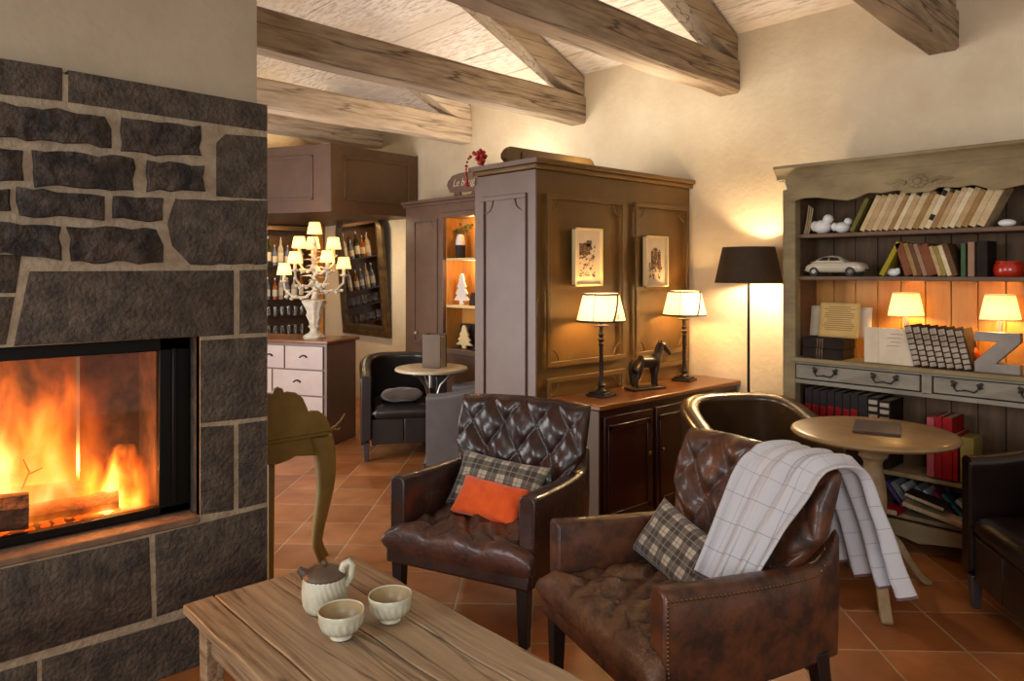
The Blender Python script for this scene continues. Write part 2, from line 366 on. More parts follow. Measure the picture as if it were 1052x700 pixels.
def tag(o, label=None, cat=None, group=None, kind=None):
    if label: o['label'] = label
    if cat: o['category'] = cat
    if group: o['group'] = group
    if kind: o['kind'] = kind
    return o

def thing(name, label, cat, loc=(0, 0, 0), rz=0, group=None):
    o = bpy.data.objects.new(name, None); COL.objects.link(o); o.empty_display_size = .1
    o.location = loc; o.rotation_euler = (0, 0, rz)
    return tag(o, label, cat, group)

def dup(root, loc, rz=None, label=None, group=None):
    def cp(o, par):
        c = o.copy(); COL.objects.link(c)
        if par is not None: c.parent = par
        for ch in list(o.children): cp(ch, c)
        return c
    r = cp(root, None); r.location = loc
    if rz is not None: r.rotation_euler = (0, 0, rz)
    if label: r['label'] = label
    if group: r['group'] = group
    return r

def rotm(ax, a): return Matrix.Rotation(a, 3, ax)

def pxY(px, py, Y):
    """where the sight line of a photo pixel meets a wall plane y = Y: used once to measure outlines"""
    t = (px - 526) / F_PX; ca, sa = math.cos(YAW), math.sin(YAW); d = Y / (sa - ca * t)
    return ca * d + sa * t * d, EYE - (py - HORIZON) * d / F_PX
def pxX(px, py, X):
    t = (px - 526) / F_PX; ca, sa = math.cos(YAW), math.sin(YAW); d = X / (ca + sa * t)
    return sa * d - ca * t * d, EYE - (py - HORIZON) * d / F_PX

def panel_front(x0, x1, z0, z1, y, s=-1, w=.025, dpt=.012, inset=None):
    """a raised moulding rectangle on a front lying in the plane y (s = outward direction)"""
    b = MB()
    for (a0, a1, c0, c1) in ((x0, x1, z0, z0 + w), (x0, x1, z1 - w, z1), (x0, x0 + w, z0 + w, z1 - w), (x1 - w, x1, z0 + w, z1 - w)):
        b.box(((a0 + a1) / 2, y + s * dpt / 2, (c0 + c1) / 2), (a1 - a0, dpt, c1 - c0))
    return b
# ------------------------------------------------------------------ the room
WALLX, FARY, EAVE, PITCH = 4.65, 8.9, 3.15, .385
# terracotta tiles laid at 45 degrees to the walls
def floor_mat():
    m = bpy.data.materials.new('terracotta_tiles'); m.use_nodes = True; nt = m.node_tree; L = nt.links.new
    b = nt.nodes['Principled BSDF']
    tc = nd(nt, 'ShaderNodeTexCoord'); mp = nd(nt, 'ShaderNodeMapping'); mp.inputs['Rotation'].default_value = (0, 0, R(45))
    mp.inputs['Location'].default_value = (.05, .12, 0)
    L(tc.outputs['Object'], mp.inputs[0])
    br = nd(nt, 'ShaderNodeTexBrick'); br.offset = 0; br.squash = 1
    for k, v in (('Scale', 1.0), ('Mortar Size', .0055), ('Mortar Smooth', .3), ('Bias', 0), ('Brick Width', .345), ('Row Height', .345)): br.inputs[k].default_value = v
    br.inputs['Color1'].default_value = lin((190, 120, 66)) + (1,); br.inputs['Color2'].default_value = lin((148, 84, 38)) + (1,)
    br.inputs['Mortar'].default_value = lin((186, 156, 122)) + (1,)
    L(mp.outputs[0], br.inputs['Vector'])
    n = nd(nt, 'ShaderNodeTexNoise'); n.inputs['Scale'].default_value = 5; n.inputs['Detail'].default_value = 8; L(tc.outputs['Object'], n.inputs['Vector'])
    rp = nd(nt, 'ShaderNodeMapRange'); rp.inputs['From Min'].default_value = .35; rp.inputs['From Max'].default_value = .7; rp.inputs['To Max'].default_value = .55
    L(n.outputs['Fac'], rp.inputs['Value'])
    mx = nd(nt, 'ShaderNodeMix', data_type='RGBA'); mx.inputs['B'].default_value = lin((112, 58, 24)) + (1,)
    L(rp.outputs[0], mx.inputs['Factor']); L(br.outputs['Color'], mx.inputs['A']); L(mx.outputs['Result'], b.inputs['Base Color'])
    r2 = nd(nt, 'ShaderNodeMapRange'); r2.inputs['To Min'].default_value = .28; r2.inputs['To Max'].default_value = .55
    L(n.outputs['Fac'], r2.inputs['Value']); L(r2.outputs[0], b.inputs['Roughness'])
    iv = nd(nt, 'ShaderNodeMath', operation='SUBTRACT'); iv.inputs[0].default_value = 1; L(br.outputs['Fac'], iv.inputs[1])
    ad = nd(nt, 'ShaderNodeMath', operation='MULTIPLY_ADD'); ad.inputs[1].default_value = .25; L(n.outputs['Fac'], ad.inputs[0]); L(iv.outputs[0], ad.inputs[2])
    bp = nd(nt, 'ShaderNodeBump'); bp.inputs['Strength'].default_value = .5; bp.inputs['Distance'].default_value = .006
    L(ad.outputs[0], bp.inputs['Height']); L(bp.outputs[0], b.inputs['Normal'])
    return m
M['tiles'] = floor_mat()
tag(MB().box((1.0, 3.2, -.05), (7.6, 11.6, .1)).build('floor', 'tiles', smooth=False), kind='structure')
tag(MB().box((WALLX + .1, 3.2, 1.65), (.2, 11.6, 3.3)).build('wall_right', 'plaster', smooth=False), kind='structure')
tag(MB().box((1.0, FARY + .1, 2.4), (7.6, .2, 4.8)).build('wall_back', 'plaster', smooth=False), kind='structure')
cw = MB()   # chimney wall with the fire opening left free
for (x0, x1, y0, y1, z0, z1) in ((-2.6, -.38, 2.93, 3.35, 0, 5), (1.07, 1.275, 2.93, 3.35, 0, 5), (-.38, 1.07, 2.93, 3.35, 0, .55), (-.38, 1.07, 2.93, 3.35, 1.30, 5), (-.38, 1.07, 3.335, 3.35, .55, 1.30)):
    cw.box(((x0 + x1) / 2, (y0 + y1) / 2, (z0 + z1) / 2), (x1 - x0, y1 - y0, z1 - z0))
tag(cw.build('wall_left', 'chimney', smooth=False), kind='structure')
# boarded ceiling, two slopes; boards run along the room
cl = MB(); RIDGE = 1.0
for side in (0, 1):
    n = 26; run = (WALLX + .2 - RIDGE) / n
    for k in range(n):
        xa = RIDGE + run * k + .002 if side == 0 else RIDGE - run * (k + 1) + .002
        xb = xa + run - .004
        zz = lambda x: EAVE + PITCH * (WALLX - (x if side == 0 else 2 * RIDGE - x)) + .02
        j = random.uniform(-.004, .004)
        cl.prism([(xa, -2.4, zz(xa) + j), (xb, -2.4, zz(xb) + j), (xb, -2.4, zz(xb) + .03), (xa, -2.4, zz(xa) + .03)], (0, 11.3, 0))
tag(cl.build('ceiling', 'limewash', smooth=False), kind='structure')

# roof trusses: a tie beam across the room with the rafter notched on to its end
def truss(y, w, mat, label, h=.235, z0=2.75, L_=3.55):
    t = thing('roof_truss', label, 'beam', (WALLX, y, z0), R(3.2), 'roof trusses under the boarded ceiling')
    x0 = -6.2
    def wob(a): return .005 * math.sin(a * 2.3 + y * 5) + .004 * math.sin(a * 5.1 + y)
    rings = []
    for k in range(25):
        x = x0 + (-x0) * k / 24; q = wob(x) if k < 24 else 0
        c = .018
        rings.append([(x, c, q), (x, w - c, q), (x, w, q + c), (x, w, h - c + q), (x, w - c, h + q * .5), (x, c, h + q * .5), (x, 0, h - c + q), (x, 0, q + c)])
    MB().loft(rings).build('tie_beam', mat, t)
    th = .19
    top = EAVE - z0
    b = MB(); rings = []
    for k in range(13):
        x = -L_ * k / 12; zt = top + PITCH * -x - .004; q = .01 * math.sin(x * 4 + y * 3)
        zb = max(zt - th * 1.07 + q, .235) if k < 3 else zt - th * 1.07 + q
        rings.append([(x, .012, zb), (x, w - .012, zb), (x, w - .012, zt), (x, .012, zt)])
    b.loft(rings); b.build('rafter', mat, t, bevel=.008)
    return t
truss(1.35, .17, 'beam', 'brown roof beam ending above the bookcase, nearest to the right edge')
truss(2.71, .17, 'beam', 'brown roof beam ending on the wall between the wardrobe panelling and the bookcase')
truss(4.14, .17, 'beam', 'brown roof beam ending on the wall just above the panelled partition')
truss(5.64, .17, 'beam_pale', 'pale limewashed roof beam ending above the glazed niche cabinet', z0=2.78, L_=.95)
truss(7.25, .17, 'beam_pale', 'pale limewashed roof beam running just above the bar canopy', z0=2.93, h=.2, L_=.7)

# baseboard along the long wall
tag(MB().box((WALLX - .008, 6.85, .06), (.016, .5, .12)).build('baseboard_right', 'mahogany', smooth=False), kind='structure')

# ------------------------------------------------------------------ fireplace
YF = 2.88
def ext(px, py):
    if px <= 1: return -150, 276 + (py - 276) * 1500 / 1350.0
    return px, py
fp = thing('fireplace', 'grey lava stone fireplace with a glazed fire under a plaster chimney', 'fireplace', (0, YF, 0))
def stone(b, pts, out, rough=0):
    pts = [pxY(*ext(*p), YF) for p in pts]
    pts = [(x, z if z > .02 else .0) for x, z in pts]
    # densify the outline and chip it a little
    dense = []
    for i in range(len(pts)):
        a, c = Vector(pts[i]), Vector(pts[(i + 1) % len(pts)]); n = max(1, int((c - a).length / .035))
        for k in range(n):
            p = a.lerp(c, k / n)
            if rough: p = p + Vector((random.uniform(-1, 1), random.uniform(-1, 1))) * rough
            dense.append(p)
    cx = sum(p.x for p in dense) / len(dense); cz = sum(p.y for p in dense) / len(dense)
    def ring(y, sc): return [(cx + (p.x - cx) * sc if abs(p.x - 1.30) > .03 else p.x, y, cz + (p.y - cz) * sc) for p in dense]
    w_ = max(p.x for p in dense) - min(p.x for p in dense)
    s1 = 1 - .012 / max(.12, w_)
    b.loft([ring(.05, 1), ring(-out * .35, 1), ring(-out, s1)])
smooth_stones = [
 [(0,60),(64,70),(64,104),(0,99)], [(70,72),(274,108),(274,135),(70,105)],
 [(222,147),(231,138),(274,141),(274,205),(222,202)],
 [(0,262),(22,262),(16,301),(0,301)], [(0,305),(15,305),(6,354),(0,355)],
 [(30,279),(240,278),(240,344),(14,356)], [(246,278),(274,277),(274,342),(246,343)],
 [(206,350),(274,346),(274,428),(206,435)], [(206,439),(240,437),(240,524),(206,529)], [(245,436),(274,432),(274,516),(245,523)],
 [(0,584),(153,552),(156,635),(0,681)], [(159,550),(274,521),(274,596),(161,634)],
 [(43,678),(186,636),(274,605),(274,760),(43,760)], [(0,690),(38,679),(38,760),(0,800)]]
rough_stones = [
 [(0,107),(106,119),(116,135),(114,151),(0,145)], [(124,122),(206,131),(205,161),(124,157)],
 [(0,153),(22,155),(24,187),(0,187)], [(34,154),(137,163),(137,195),(37,192)], [(151,166),(209,170),(210,198),(151,196)],
 [(0,195),(10,196),(10,219),(0,219)], [(18,194),(109,201),(109,225),(19,222)], [(114,202),(166,205),(166,227),(115,225)],
 [(0,228),(62,231),(62,267),(30,262),(0,258)], [(70,233),(158,235),(168,252),(165,270),(71,270)]]
b = MB()
for s_ in smooth_stones: stone(b, s_, .004)
stone(b, [(180,205),(274,207),(274,272),(196,272),(178,253),(171,230)], .006, .004)
b.build('stone_block', 'stone', fp, angle=50)
b = MB()
for s_ in rough_stones: stone(b, s_, .016, .007)
b.build('rough_stone', 'stone_rough', fp, angle=60)
OX0, OX1, OZ0, OZ1 = -.35, 1.03, .568, 1.256
b = MB()
b.box(((-.9 + OX0) / 2, .02, 1.09), (OX0 + .9, .04, 2.18)).box(((OX1 + 1.298) / 2, .02, 1.085), (1.298 - OX1, .04, 2.17))
b.box(((OX0 + OX1) / 2, .02, (OZ1 + 2.175) / 2), (OX1 - OX0, .04, 2.175 - OZ1)).box(((OX0 + OX1) / 2, .02, OZ0 / 2), (OX1 - OX0, .04, OZ0))
b.build('mortar_bed', 'mortar', fp, smooth=False)
# the reveal and sill of the fire opening are cut from the same stone
b = MB(); b.box((.34, .06, OZ0 - .012), (1.38, .13, .026)); b.build('stone_sill', 'sill', fp, bevel=.006)
b = MB(); b.box((OX1 + .02, .07, .91), (.04, .13, .69)); b.box((.34, .07, OZ1 + .02), (1.38, .13, .04)); b.build('stone_reveal', 'stone', fp, smooth=False)
fr = MB()
FX1, FZ0, FZ1 = 1.025, .575, 1.25
for (a0, a1, c0, c1) in ((OX0, FX1, FZ0, FZ0 + .03), (OX0, FX1, FZ1 - .05, FZ1), (.912, FX1, FZ0, FZ1)):
    fr.box(((a0 + a1) / 2, .115, (c0 + c1) / 2), (a1 - a0, .04, c1 - c0))
fr.box((.965, .09, .91), (.018, .02, .6))
fr.build('door_frame', 'black_metal', fp, bevel=.004)
MB().box((.28, .122, .9), (1.27, .004, .62)).build('glass_pane', 'fireglass', fp, smooth=False)
b = MB(); b.box((.3, .44, .9), (1.4, .02, .75)); b.box((.3, .29, .575), (1.4, .3, .03)); b.box((.3, .29, 1.26), (1.4, .3, .03)); b.box((.95, .29, .9), (.03, .3, .7))
b.box((-.36, .29, .9), (.03, .3, .7))
b.build('firebox_lining', 'firebrick', fp, smooth=False)
b = MB(); b.box((.70, .405, .93), (.012, .06, .62)); b.build('inner_post', 'steel', fp, smooth=False)

def log(pts, r, label, mat, end=None, n=11):
    o = MB(); pts = [Vector(p) for p in pts]
    N = 6; line = [pts[0].lerp(pts[-1], k / N) + Vector((0, 0, random.uniform(-.006, .006))) for k in range(N + 1)]
    t = (line[-1] - line[0]).normalized(); a = t.cross(Vector((0, 0, 1))).normalized(); c = a.cross(t)
    prof = [random.uniform(.78, 1.1) for _ in range(n)]
    rings = [[p + (a * math.cos(2 * PI * k / n) + c * math.sin(2 * PI * k / n)) * r * prof[k] * random.uniform(.94, 1.05) for k in range(n)] for p in line]
    fs = MB(); fs.loft(rings, cap=False, mi=0)
    fs.add(rings[0], [tuple(range(n))], mi=1); fs.add(rings[-1], [tuple(range(n))], mi=1)
    ob = fs.build('firewood_log', [mat, end or mat], angle=40)
    return tag(ob, label, 'log', 'logs burning in the fireplace')
yb = YF
FZ = .59
log([(.02, yb + .22, .672), (.50, yb + .15, .672)], .072, 'thick barky log with a pale cut end, leftmost in the fire', 'bark', 'log_end', 16)
log([(.30, yb + .36, .70), (.72, yb + .30, .66)], .036, 'thin charred log lying across the back of the fire', 'char', 'char')
log([(.44, yb + .28, .635), (.80, yb + .21, .63)], .040, 'short half-burnt log with glowing bark at right of the fire', 'char', 'log_end')
log([(.38, yb + .30, .735), (.50, yb + .38, .76)], .026, 'small charred stub on top of the burning pile', 'char', 'char')
log([(.20, yb + .38, .735), (.44, yb + .33, .70)], .036, 'dark log at the rear behind the thick barky log', 'char', 'char')
eb = MB()
for k in range(150):
    x = random.uniform(-.1, .86); y = yb + random.uniform(.15, .40); s = random.uniform(.006, .018)
    eb.ball((x, y, .592 + s * .3), (s, s * .8, s * .55), 7, 5, rotm('Z', random.random() * 3))
tag(eb.build('embers', 'ember'), 'bed of glowing embers under the burning logs', 'embers', kind='stuff')
tw = MB()
tw.tube([(.50, yb + .27, .72), (.52, yb + .26, .78), (.50, yb + .25, .83)], [.004, .003, .002], 5); tw.tube([(.515, yb + .262, .77), (.56, yb + .25, .79)], [.003, .002], 5)
tag(tw.build('twig', 'char'), 'thin forked twig standing up in the flames', 'twig')

# flames: a glowing volume, dense in tongues that thin out upwards
def fire_mat(name, amp, zs, seed):
    m = bpy.data.materials.new(name); m.use_nodes = True; nt = m.node_tree; L = nt.links.new
    nt.nodes.remove(nt.nodes['Principled BSDF']); out = nt.nodes['Material Output']
    tc = nd(nt, 'ShaderNodeTexCoord')
    sp = nd(nt, 'ShaderNodeSeparateXYZ'); L(tc.outputs['Generated'], sp.inputs[0])
    mp = nd(nt, 'ShaderNodeMapping'); mp.inputs['Scale'].default_value = (1, 1, zs); mp.inputs['Location'].default_value = (seed, seed * 2, seed)
    L(tc.outputs['Object'], mp.inputs[0])
    n = nd(nt, 'ShaderNodeTexNoise'); n.inputs['Scale'].default_value = 11; n.inputs['Detail'].default_value = 3.5; n.inputs['Distortion'].default_value = .5
    L(mp.outputs[0], n.inputs['Vector'])
    def math_(op, a, b_):
        q = nd(nt, 'ShaderNodeMath', operation=op)
        for i, v in enumerate((a, b_)):
            if isinstance(v, (int, float)): q.inputs[i].default_value = v
            else: L(v, q.inputs[i])
        return q.outputs[0]
    def edge(s):   # 0 at both sides of the box, 1 inside
        return math_('MULTIPLY', math_('MULTIPLY', s, math_('SUBTRACT', 1, s)), 4)
    side = math_('MULTIPLY', edge(sp.outputs[0]), edge(sp.outputs[1]))
    fall = math_('SUBTRACT', 1, sp.outputs[2])
    body = math_('POWER', fall, .8)
    thr = math_('SUBTRACT', math_('ADD', math_('MULTIPLY', body, .42), n.outputs['Fac']), .62)
    thr = math_('MULTIPLY', math_('MAXIMUM', thr, 0), math_('POWER', side, 1.15))
    dens = math_('MULTIPLY', thr, amp)
    cr = nd(nt, 'ShaderNodeValToRGB'); e = cr.color_ramp.elements
    e[0].position = .0; e[0].color = (1, .10, .004, 1); e[1].position = .27; e[1].color = (1, .60, .20, 1)
    k = e.new(.10); k.color = (1, .26, .02, 1)
    L(thr, cr.inputs[0])
    em = nd(nt, 'ShaderNodeEmission'); L(cr.outputs[0], em.inputs[0]); L(dens, em.inputs[1])
    L(em.outputs[0], out.inputs['Volume'])
    return m
def flame(c, d, label, amp, zs, seed):
    b = MB(); b.box((0, 0, 0), d)
    o = b.build('flames', fire_mat('flame_glow', amp, zs, seed), loc=c)
    return tag(o, label, 'fire', kind='stuff')
flame((.30, yb + .285, .918), (.98, .27, .64), 'tall orange flames over the thick barky log', 62, .40, .3)
flame((.78, yb + .235, .705), (.27, .18, .26), 'small bright flame at the right end of the fire', 190, .5, 1.7)
light('firelight', 'POINT', (.35, yb + .25, .95), 9, (1, .42, .10), .12)
light('firelight_glow', 'POINT', (.76, yb + .2, .72), 3, (1, .45, .12), .05)
# ------------------------------------------------------------------ seating
def sq(t): return math.copysign(abs(t) ** .5, t)
def tuft_fn(u, v, nu, nv, depth):
    """diamond tufting: deep at the buttons and along the creases"""
    a = u * nu + v * nv; b = u * nu - v * nv
    return depth * (abs(math.sin(PI * a)) ** .42 * abs(math.sin(PI * b)) ** .42)
def edge_fn(t, p=7): return max(0, 1 - abs(2 * t - 1) ** p) ** .5

def armchair(label, loc, rz, W, D, zaf, zab, zt, wb, yt, seat_mat, body_mat, seed, nails=False):
    rnd = random.Random(seed)
    t = thing('tufted_armchair', label, 'armchair', loc, rz)
    at = .075; zb = .24                                   # arm thickness, underside of the frame
    iw = W / 2 - at
    # seat: thick tufted pad, rolling over the front rail
    def crumple(u, v):
        return .006 * math.sin(u * 23 + seed) * math.sin(v * 19 + seed * 2) + .004 * math.sin(u * 51 + v * 37)
    fy0, fy1 = -D / 2 - .06, yt - .14
    def sx(u, v):
        wide = iw + (.085 if v < .10 else max(0, .085 * (1 - (v - .10) / .04)))
        return (2 * u - 1) * wide
    def s_top(u, v):
        z = .335 + .085 * edge_fn(u, 10) * edge_fn(.5 + (v - .5) * (.97 if v > .5 else 1), 9) + (tuft_fn(u, v, 3, 2, .036) - .022) * edge_fn(u, 4) * edge_fn(v, 4) + crumple(u, v) * edge_fn(v, 4)
        return (sx(u, v), fy0 + (fy1 - fy0) * v, z)
    def s_bot(u, v):
        return (sx(u, v), fy0 + (fy1 - fy0) * v + .012 * edge_fn(u), .335 - .075 * edge_fn(u, 10) * edge_fn(v, 14))
    MB().pillow(s_top, s_bot, 72, 72).build('seat', seat_mat, t, angle=180)
    pts = [(1 / 6, .25), (.5, .25), (5 / 6, .25), (1 / 3, .5), (2 / 3, .5), (1 / 6, .75), (.5, .75), (5 / 6, .75)]
    for u, v in pts:
        x, y, z = s_top(u, v); MB().ball((x, y, z + .002), (.011, .011, .006), 10, 6).build('seat_button', seat_mat, t)
    # front and back rails under the seat
    b = MB(); b.box((0, fy0 + .045, .275), (W - .01, .05, .07)).box((0, yt - .10, .275), (W - .1, .05, .10))
    b.build('seat_rail', body_mat, t, bevel=.012)
    # arms: upholstered panels whose top sweeps back and up into the wings of the back
    for s in (-1, 1):
        rings = []; N = 16
        for k in range(N + 1):
            q = k / N; y = -D / 2 + (yt + .02 + D / 2) * q
            zz = zaf + (zab - zaf) * math.sin(q * PI / 2) + (.10 * max(0, (q - .86) / .14) ** 2)
            xin = iw - .012 * math.sin(q * PI); xo = W / 2 - .035 * q ** 3; c = .022
            rings.append([(s * xin, y, zb), (s * xin, y, zz - c), (s * (xin + c * .6), y, zz - .005), (s * (xin + xo) / 2, y, zz),
                          (s * (xo - c * .6), y, zz - .005), (s * xo, y, zz - c), (s * xo, y, (zz + zb) / 2), (s * (xo - .006), y, zb)])
        arm = MB().loft(rings).build('armrest', body_mat, t, angle=55, bevel=.008, segs=2)
        if nails:
            nb = MB(); ro = W / 2 + .001
            for k in range(44):
                q = k / 43; y = -D / 2 + .012 + (yt + D / 2 - .02) * q
                zz = zaf + (zab - zaf) * math.sin(q * PI / 2) + (.10 * max(0, (q - .86) / .14) ** 2) - .030
                nb.ball((s * (W / 2 - .035 * q ** 3 + .001), y, zz), (.004, .0052, .0052), 7, 5)
            for k in range(24):
                nb.ball((s * (W / 2 + .001), -D / 2 + .012, zaf - .045 - (zaf - .30) * k / 23), (.004, .0052, .0052), 7, 5)
            tag(nb.build('nail_trim', 'brass', arm), 'row of aged brass nail heads')
        else:
            nb = MB()
            for k in range(26):
                nb.ball((s * (iw + .012 + .05), -D / 2 - .001, zb + .02 + (zaf - zb - .05) * k / 25), (.0035, .003, .0035), 6, 4)
            nb.build('nail_trim', 'iron', arm)
    # tufted back, leaning and slightly winged
    zb0 = .40
    def bk(u, v, side):
        lean = (v - 0) * (yt - (yt - .15))
        hw = (iw - .005) + (wb / 2 - iw + .01) * min(1, max(0, (v - .25) / .3)) ** 1.0
        z = zb0 + (zt - zb0) * v + (.016 * (1 - (2 * u - 1) ** 2) if v > .6 else 0) * (v - .6) / .4
        x = (2 * u - 1) * hw
        y = yt - .15 + lean * .95 - .045 * (2 * u - 1) ** 4 * (1 - .3 * v)
        e = edge_fn(u, 12) * edge_fn(v, 12)
        if side == 0: y -= .055 * e + (tuft_fn(u, v, 4, 2, .040) - .022) * edge_fn(u, 5) * edge_fn(v, 5) + .003 * math.sin(u * 40 + v * 31 + seed) * e
        else: y += .045 * e
        return (x, y, z)
    MB().pillow(lambda u, v: bk(u, v, 0), lambda u, v: bk(u, v, 1), 88, 72).build('backrest', body_mat, t, angle=180)
    for p in range(0, 9):
        for q in range(0, 5):
            u, v = p / 8, q / 4
            a_, b_ = u * 4 + v * 2, u * 4 - v * 2
            if abs(a_ - round(a_)) < .01 and abs(b_ - round(b_)) < .01 and .04 < u < .96 and .04 < v < .96:
                x, y, z = bk(u, v, 0); MB().ball((x, y - .001, z), (.012, .006, .012), 10, 6).build('back_button', body_mat, t)
    # outside of the back below the pad
    MB().box((0, yt - .045, .33), (W - .09, .05, .30)).build('back_panel', body_mat, t, bevel=.015)
    for sx_, sy_ in ((-1, -1), (1, -1), (-1, 1), (1, 1)):
        lb = MB(); x = sx_ * (W / 2 - .05); y = (-D / 2 + .005) if sy_ < 0 else yt - .07
        k = 0 if sy_ < 0 else .05
        lb.loft([[(x - .019, y - .019 + k, 0), (x + .019, y - .019 + k, 0), (x + .019, y + .019 + k, 0), (x - .019, y + .019 + k, 0)],
                 [(x - .027, y - .027, .27), (x + .027, y - .027, .27), (x + .027, y + .027, .27), (x - .027, y + .027, .27)]])
        lb.build('leg', 'dark_leg', t, bevel=.003)
    return t
C1 = dict(loc=(2.194, 2.52, 0), rz=R(199.8 + 90)); C2 = dict(loc=(2.139, 1.496, 0), rz=R(161.5 + 90))
chair1 = armchair('dark brown buttoned leather armchair holding the orange cushion', C1['loc'], C1['rz'], .71, .572, .609, .574, .872, .69, .37, 'leather_seat_dark', 'leather', 3)
chair2 = armchair('worn brown buttoned leather armchair with brass nails and a throw over its back', C2['loc'], C2['rz'], .722, .604, .590, .556, .862, .75, .40, 'leather_seat', 'leather_worn', 8, True)

def cushion(name, label, mat, loc, rot, w, h, d, cat='cushion', group=None, pw=3.0):
    def f(u, v, s):
        a, b = 2 * u - 1, 2 * v - 1
        e = (max(0, 1 - abs(a) ** pw) * max(0, 1 - abs(b) ** pw)) ** .5
        pin = 1 - .07 * (1 - abs(b) ** 2) * abs(a) ** 3; pin2 = 1 - .09 * (1 - abs(a) ** 2) * abs(b) ** 3
        return (a * w / 2 * pin, s * d / 2 * e + .004 * math.sin(a * 7 + b * 5) * e, b * h / 2 * pin2)
    o = MB().pillow(lambda u, v: f(u, v, -1), lambda u, v: f(u, v, 1), 26, 20).build(name, mat, angle=180)
    o.location = loc; o.rotation_euler = rot
    return tag(o, label, cat, group)
def at_chair(C, l):
    c, s = math.cos(C['rz']), math.sin(C['rz'])
    return (C['loc'][0] + c * l[0] - s * l[1], C['loc'][1] + s * l[0] + c * l[1], l[2])
M['tartan'] = uv_lines('black_and_white_tartan', (178, 164, 142), [
    (0, 5, .0, .56, (40, 29, 25), .74), (1, 3, .0, .56, (40, 29, 25), .74),
    (0, 5, .22, .28, (170, 156, 136), .35), (1, 3, .22, .28, (170, 156, 136), .35), (0, 5, .72, .78, (70, 54, 46), .45), (1, 3, .72, .78, (70, 54, 46), .45)])
cushion('tartan_cushion', 'black and white tartan cushion propped behind the orange one', 'tartan', at_chair(C1, (-.015, .075, .512)), (R(-32), R(4), C1['rz'] + R(-2)), .47, .27, .10)
cushion('orange_cushion', 'small plain orange cushion on the dark leather armchair', 'orange', at_chair(C1, (.015, -.045, .480)), (R(-42), R(5), C1['rz'] + R(-1)), .345, .19, .085)
cushion('tartan_cushion', 'black and white tartan cushion beside the draped throw', 'tartan', at_chair(C2, (-.095, .085, .50)), (R(-32), R(14), C2['rz'] + R(4)), .36, .23, .10)

# ---- tub chairs: one U-shaped padded shell with a rolled rim
def tub(label, loc, facing, mat, arm, back, leg_mat='grey_leg', w=.34, fr=-.32, th=.085, group='tub armchairs', seat_h=.44, flare=0, sh=.36, zb=.13):
    t = thing('tub_chair', label, 'tub chair', loc, facing + R(90), group)
    path = []
    for k in range(6): path.append((-w, fr + (.02 - fr) * k / 5))
    for k in range(1, 16):
        a = PI - PI * k / 16; e = .78
        path.append((w * math.copysign(abs(math.cos(a)) ** e, math.cos(a)), .02 + sh * 1.0 * abs(math.sin(a)) ** e))
    for k in range(6): path.append((w, .02 + (fr - .02) * k / 5))
    n = len(path); rings = []
    for i, (x, y) in enumerate(path):
        p0 = Vector(path[max(0, i - 1)]); p1 = Vector(path[min(n - 1, i + 1)]); tg = (p1 - p0).normalized(); nr = Vector((tg.y, -tg.x)) 
        nr = -nr if nr.dot(Vector((x, y)) - Vector((0, .02))) < 0 else nr
        q = min(1, max(0, (y - fr) / (.02 + sh - fr))); q = q * q * (3 - 2 * q)
        h = arm + (back - arm) * q
        def pt(off, z): return (x - nr.x * off + nr.x * flare * (z - zb), y - nr.y * off + nr.y * flare * (z - zb), z)
        r = th / 2
        ring = [pt(0, zb), pt(0, h - .05)]
        for a in range(0, 181, 30): ring.append(pt(r - r * 1.12 * math.cos(R(a)), h - .035 + .035 * math.sin(R(a))))
        ring += [pt(th, h - .05), pt(th, zb + .05)]
        rings.append(ring)
    MB().loft(rings).build('backrest', mat, t, angle=50, bevel=.010, segs=2)
    iw = w - th
    def c_top(u, v, s):
        a, b_ = 2 * u - 1, 2 * v - 1
        wv = iw * (1 if v < .5 else (1 - ((v - .5) * 2) ** 4 * .45))
        e = edge_fn(u, 10) * edge_fn(v, 10)
        return (a * wv, fr + .0 + (sh - th - fr + .02) * v, seat_h - .065 + s * .065 * e + (.012 * (1 - a * a) * (1 - b_ * b_) if s > 0 else 0))
    MB().pillow(lambda u, v: c_top(u, v, 1), lambda u, v: c_top(u, v, -1), 20, 20).build('seat_cushion', mat, t, angle=180)
    f = MB(); f.box((-iw / 2 - .0015, fr + .06, (zb + seat_h - .11) / 2), (iw - .003, .08, seat_h - .11 - zb)); f.box((iw / 2 + .0015, fr + .06, (zb + seat_h - .11) / 2), (iw - .003, .08, seat_h - .11 - zb))
    f.box((0, .06, (zb + .02)), (iw * 2, .4, .05)); f.build('front_panel', mat, t, bevel=.006)
    for sx in (-1, 1):
        for yy in (fr + .04, sh - .10):
            x = sx * (w - .045 if yy < 0 else w - .12)
            lb = MB(); lb.loft([[(x + a * .016, yy + c * .016, 0) for a, c in ((-1,-1),(1,-1),(1,1),(-1,1))], [(x + a * .026, yy + c * .026, zb + .02) for a, c in ((-1,-1),(1,-1),(1,1),(-1,1))]])
            lb.build('leg', leg_mat, t, bevel=.003)
    return t
tub('black leather tub chair by the mirror holding a taupe cushion', (3.51, 5.19, 0), R(240), 'leather_black', .68, .80)
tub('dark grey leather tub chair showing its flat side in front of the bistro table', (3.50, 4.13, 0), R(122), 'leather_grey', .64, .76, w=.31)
tub('olive brown leather tub chair standing against the wall under the floor lamp', (3.70, 2.05, 0), R(236), 'leather_olive', .64, .79, w=.385, fr=-.35, sh=.38, th=.10)
tub('dark brown leather tub chair cut by the right edge, in front of the bookcase', (3.70, .625, 0), R(128), 'leather_dark', .68, .80)
cushion('taupe_cushion', 'taupe cushion on the seat of the black tub chair by the mirror', 'grey_cloth', (3.40, 5.03, .505), (R(78), 0, R(240 + 90)), .34, .26, .11)

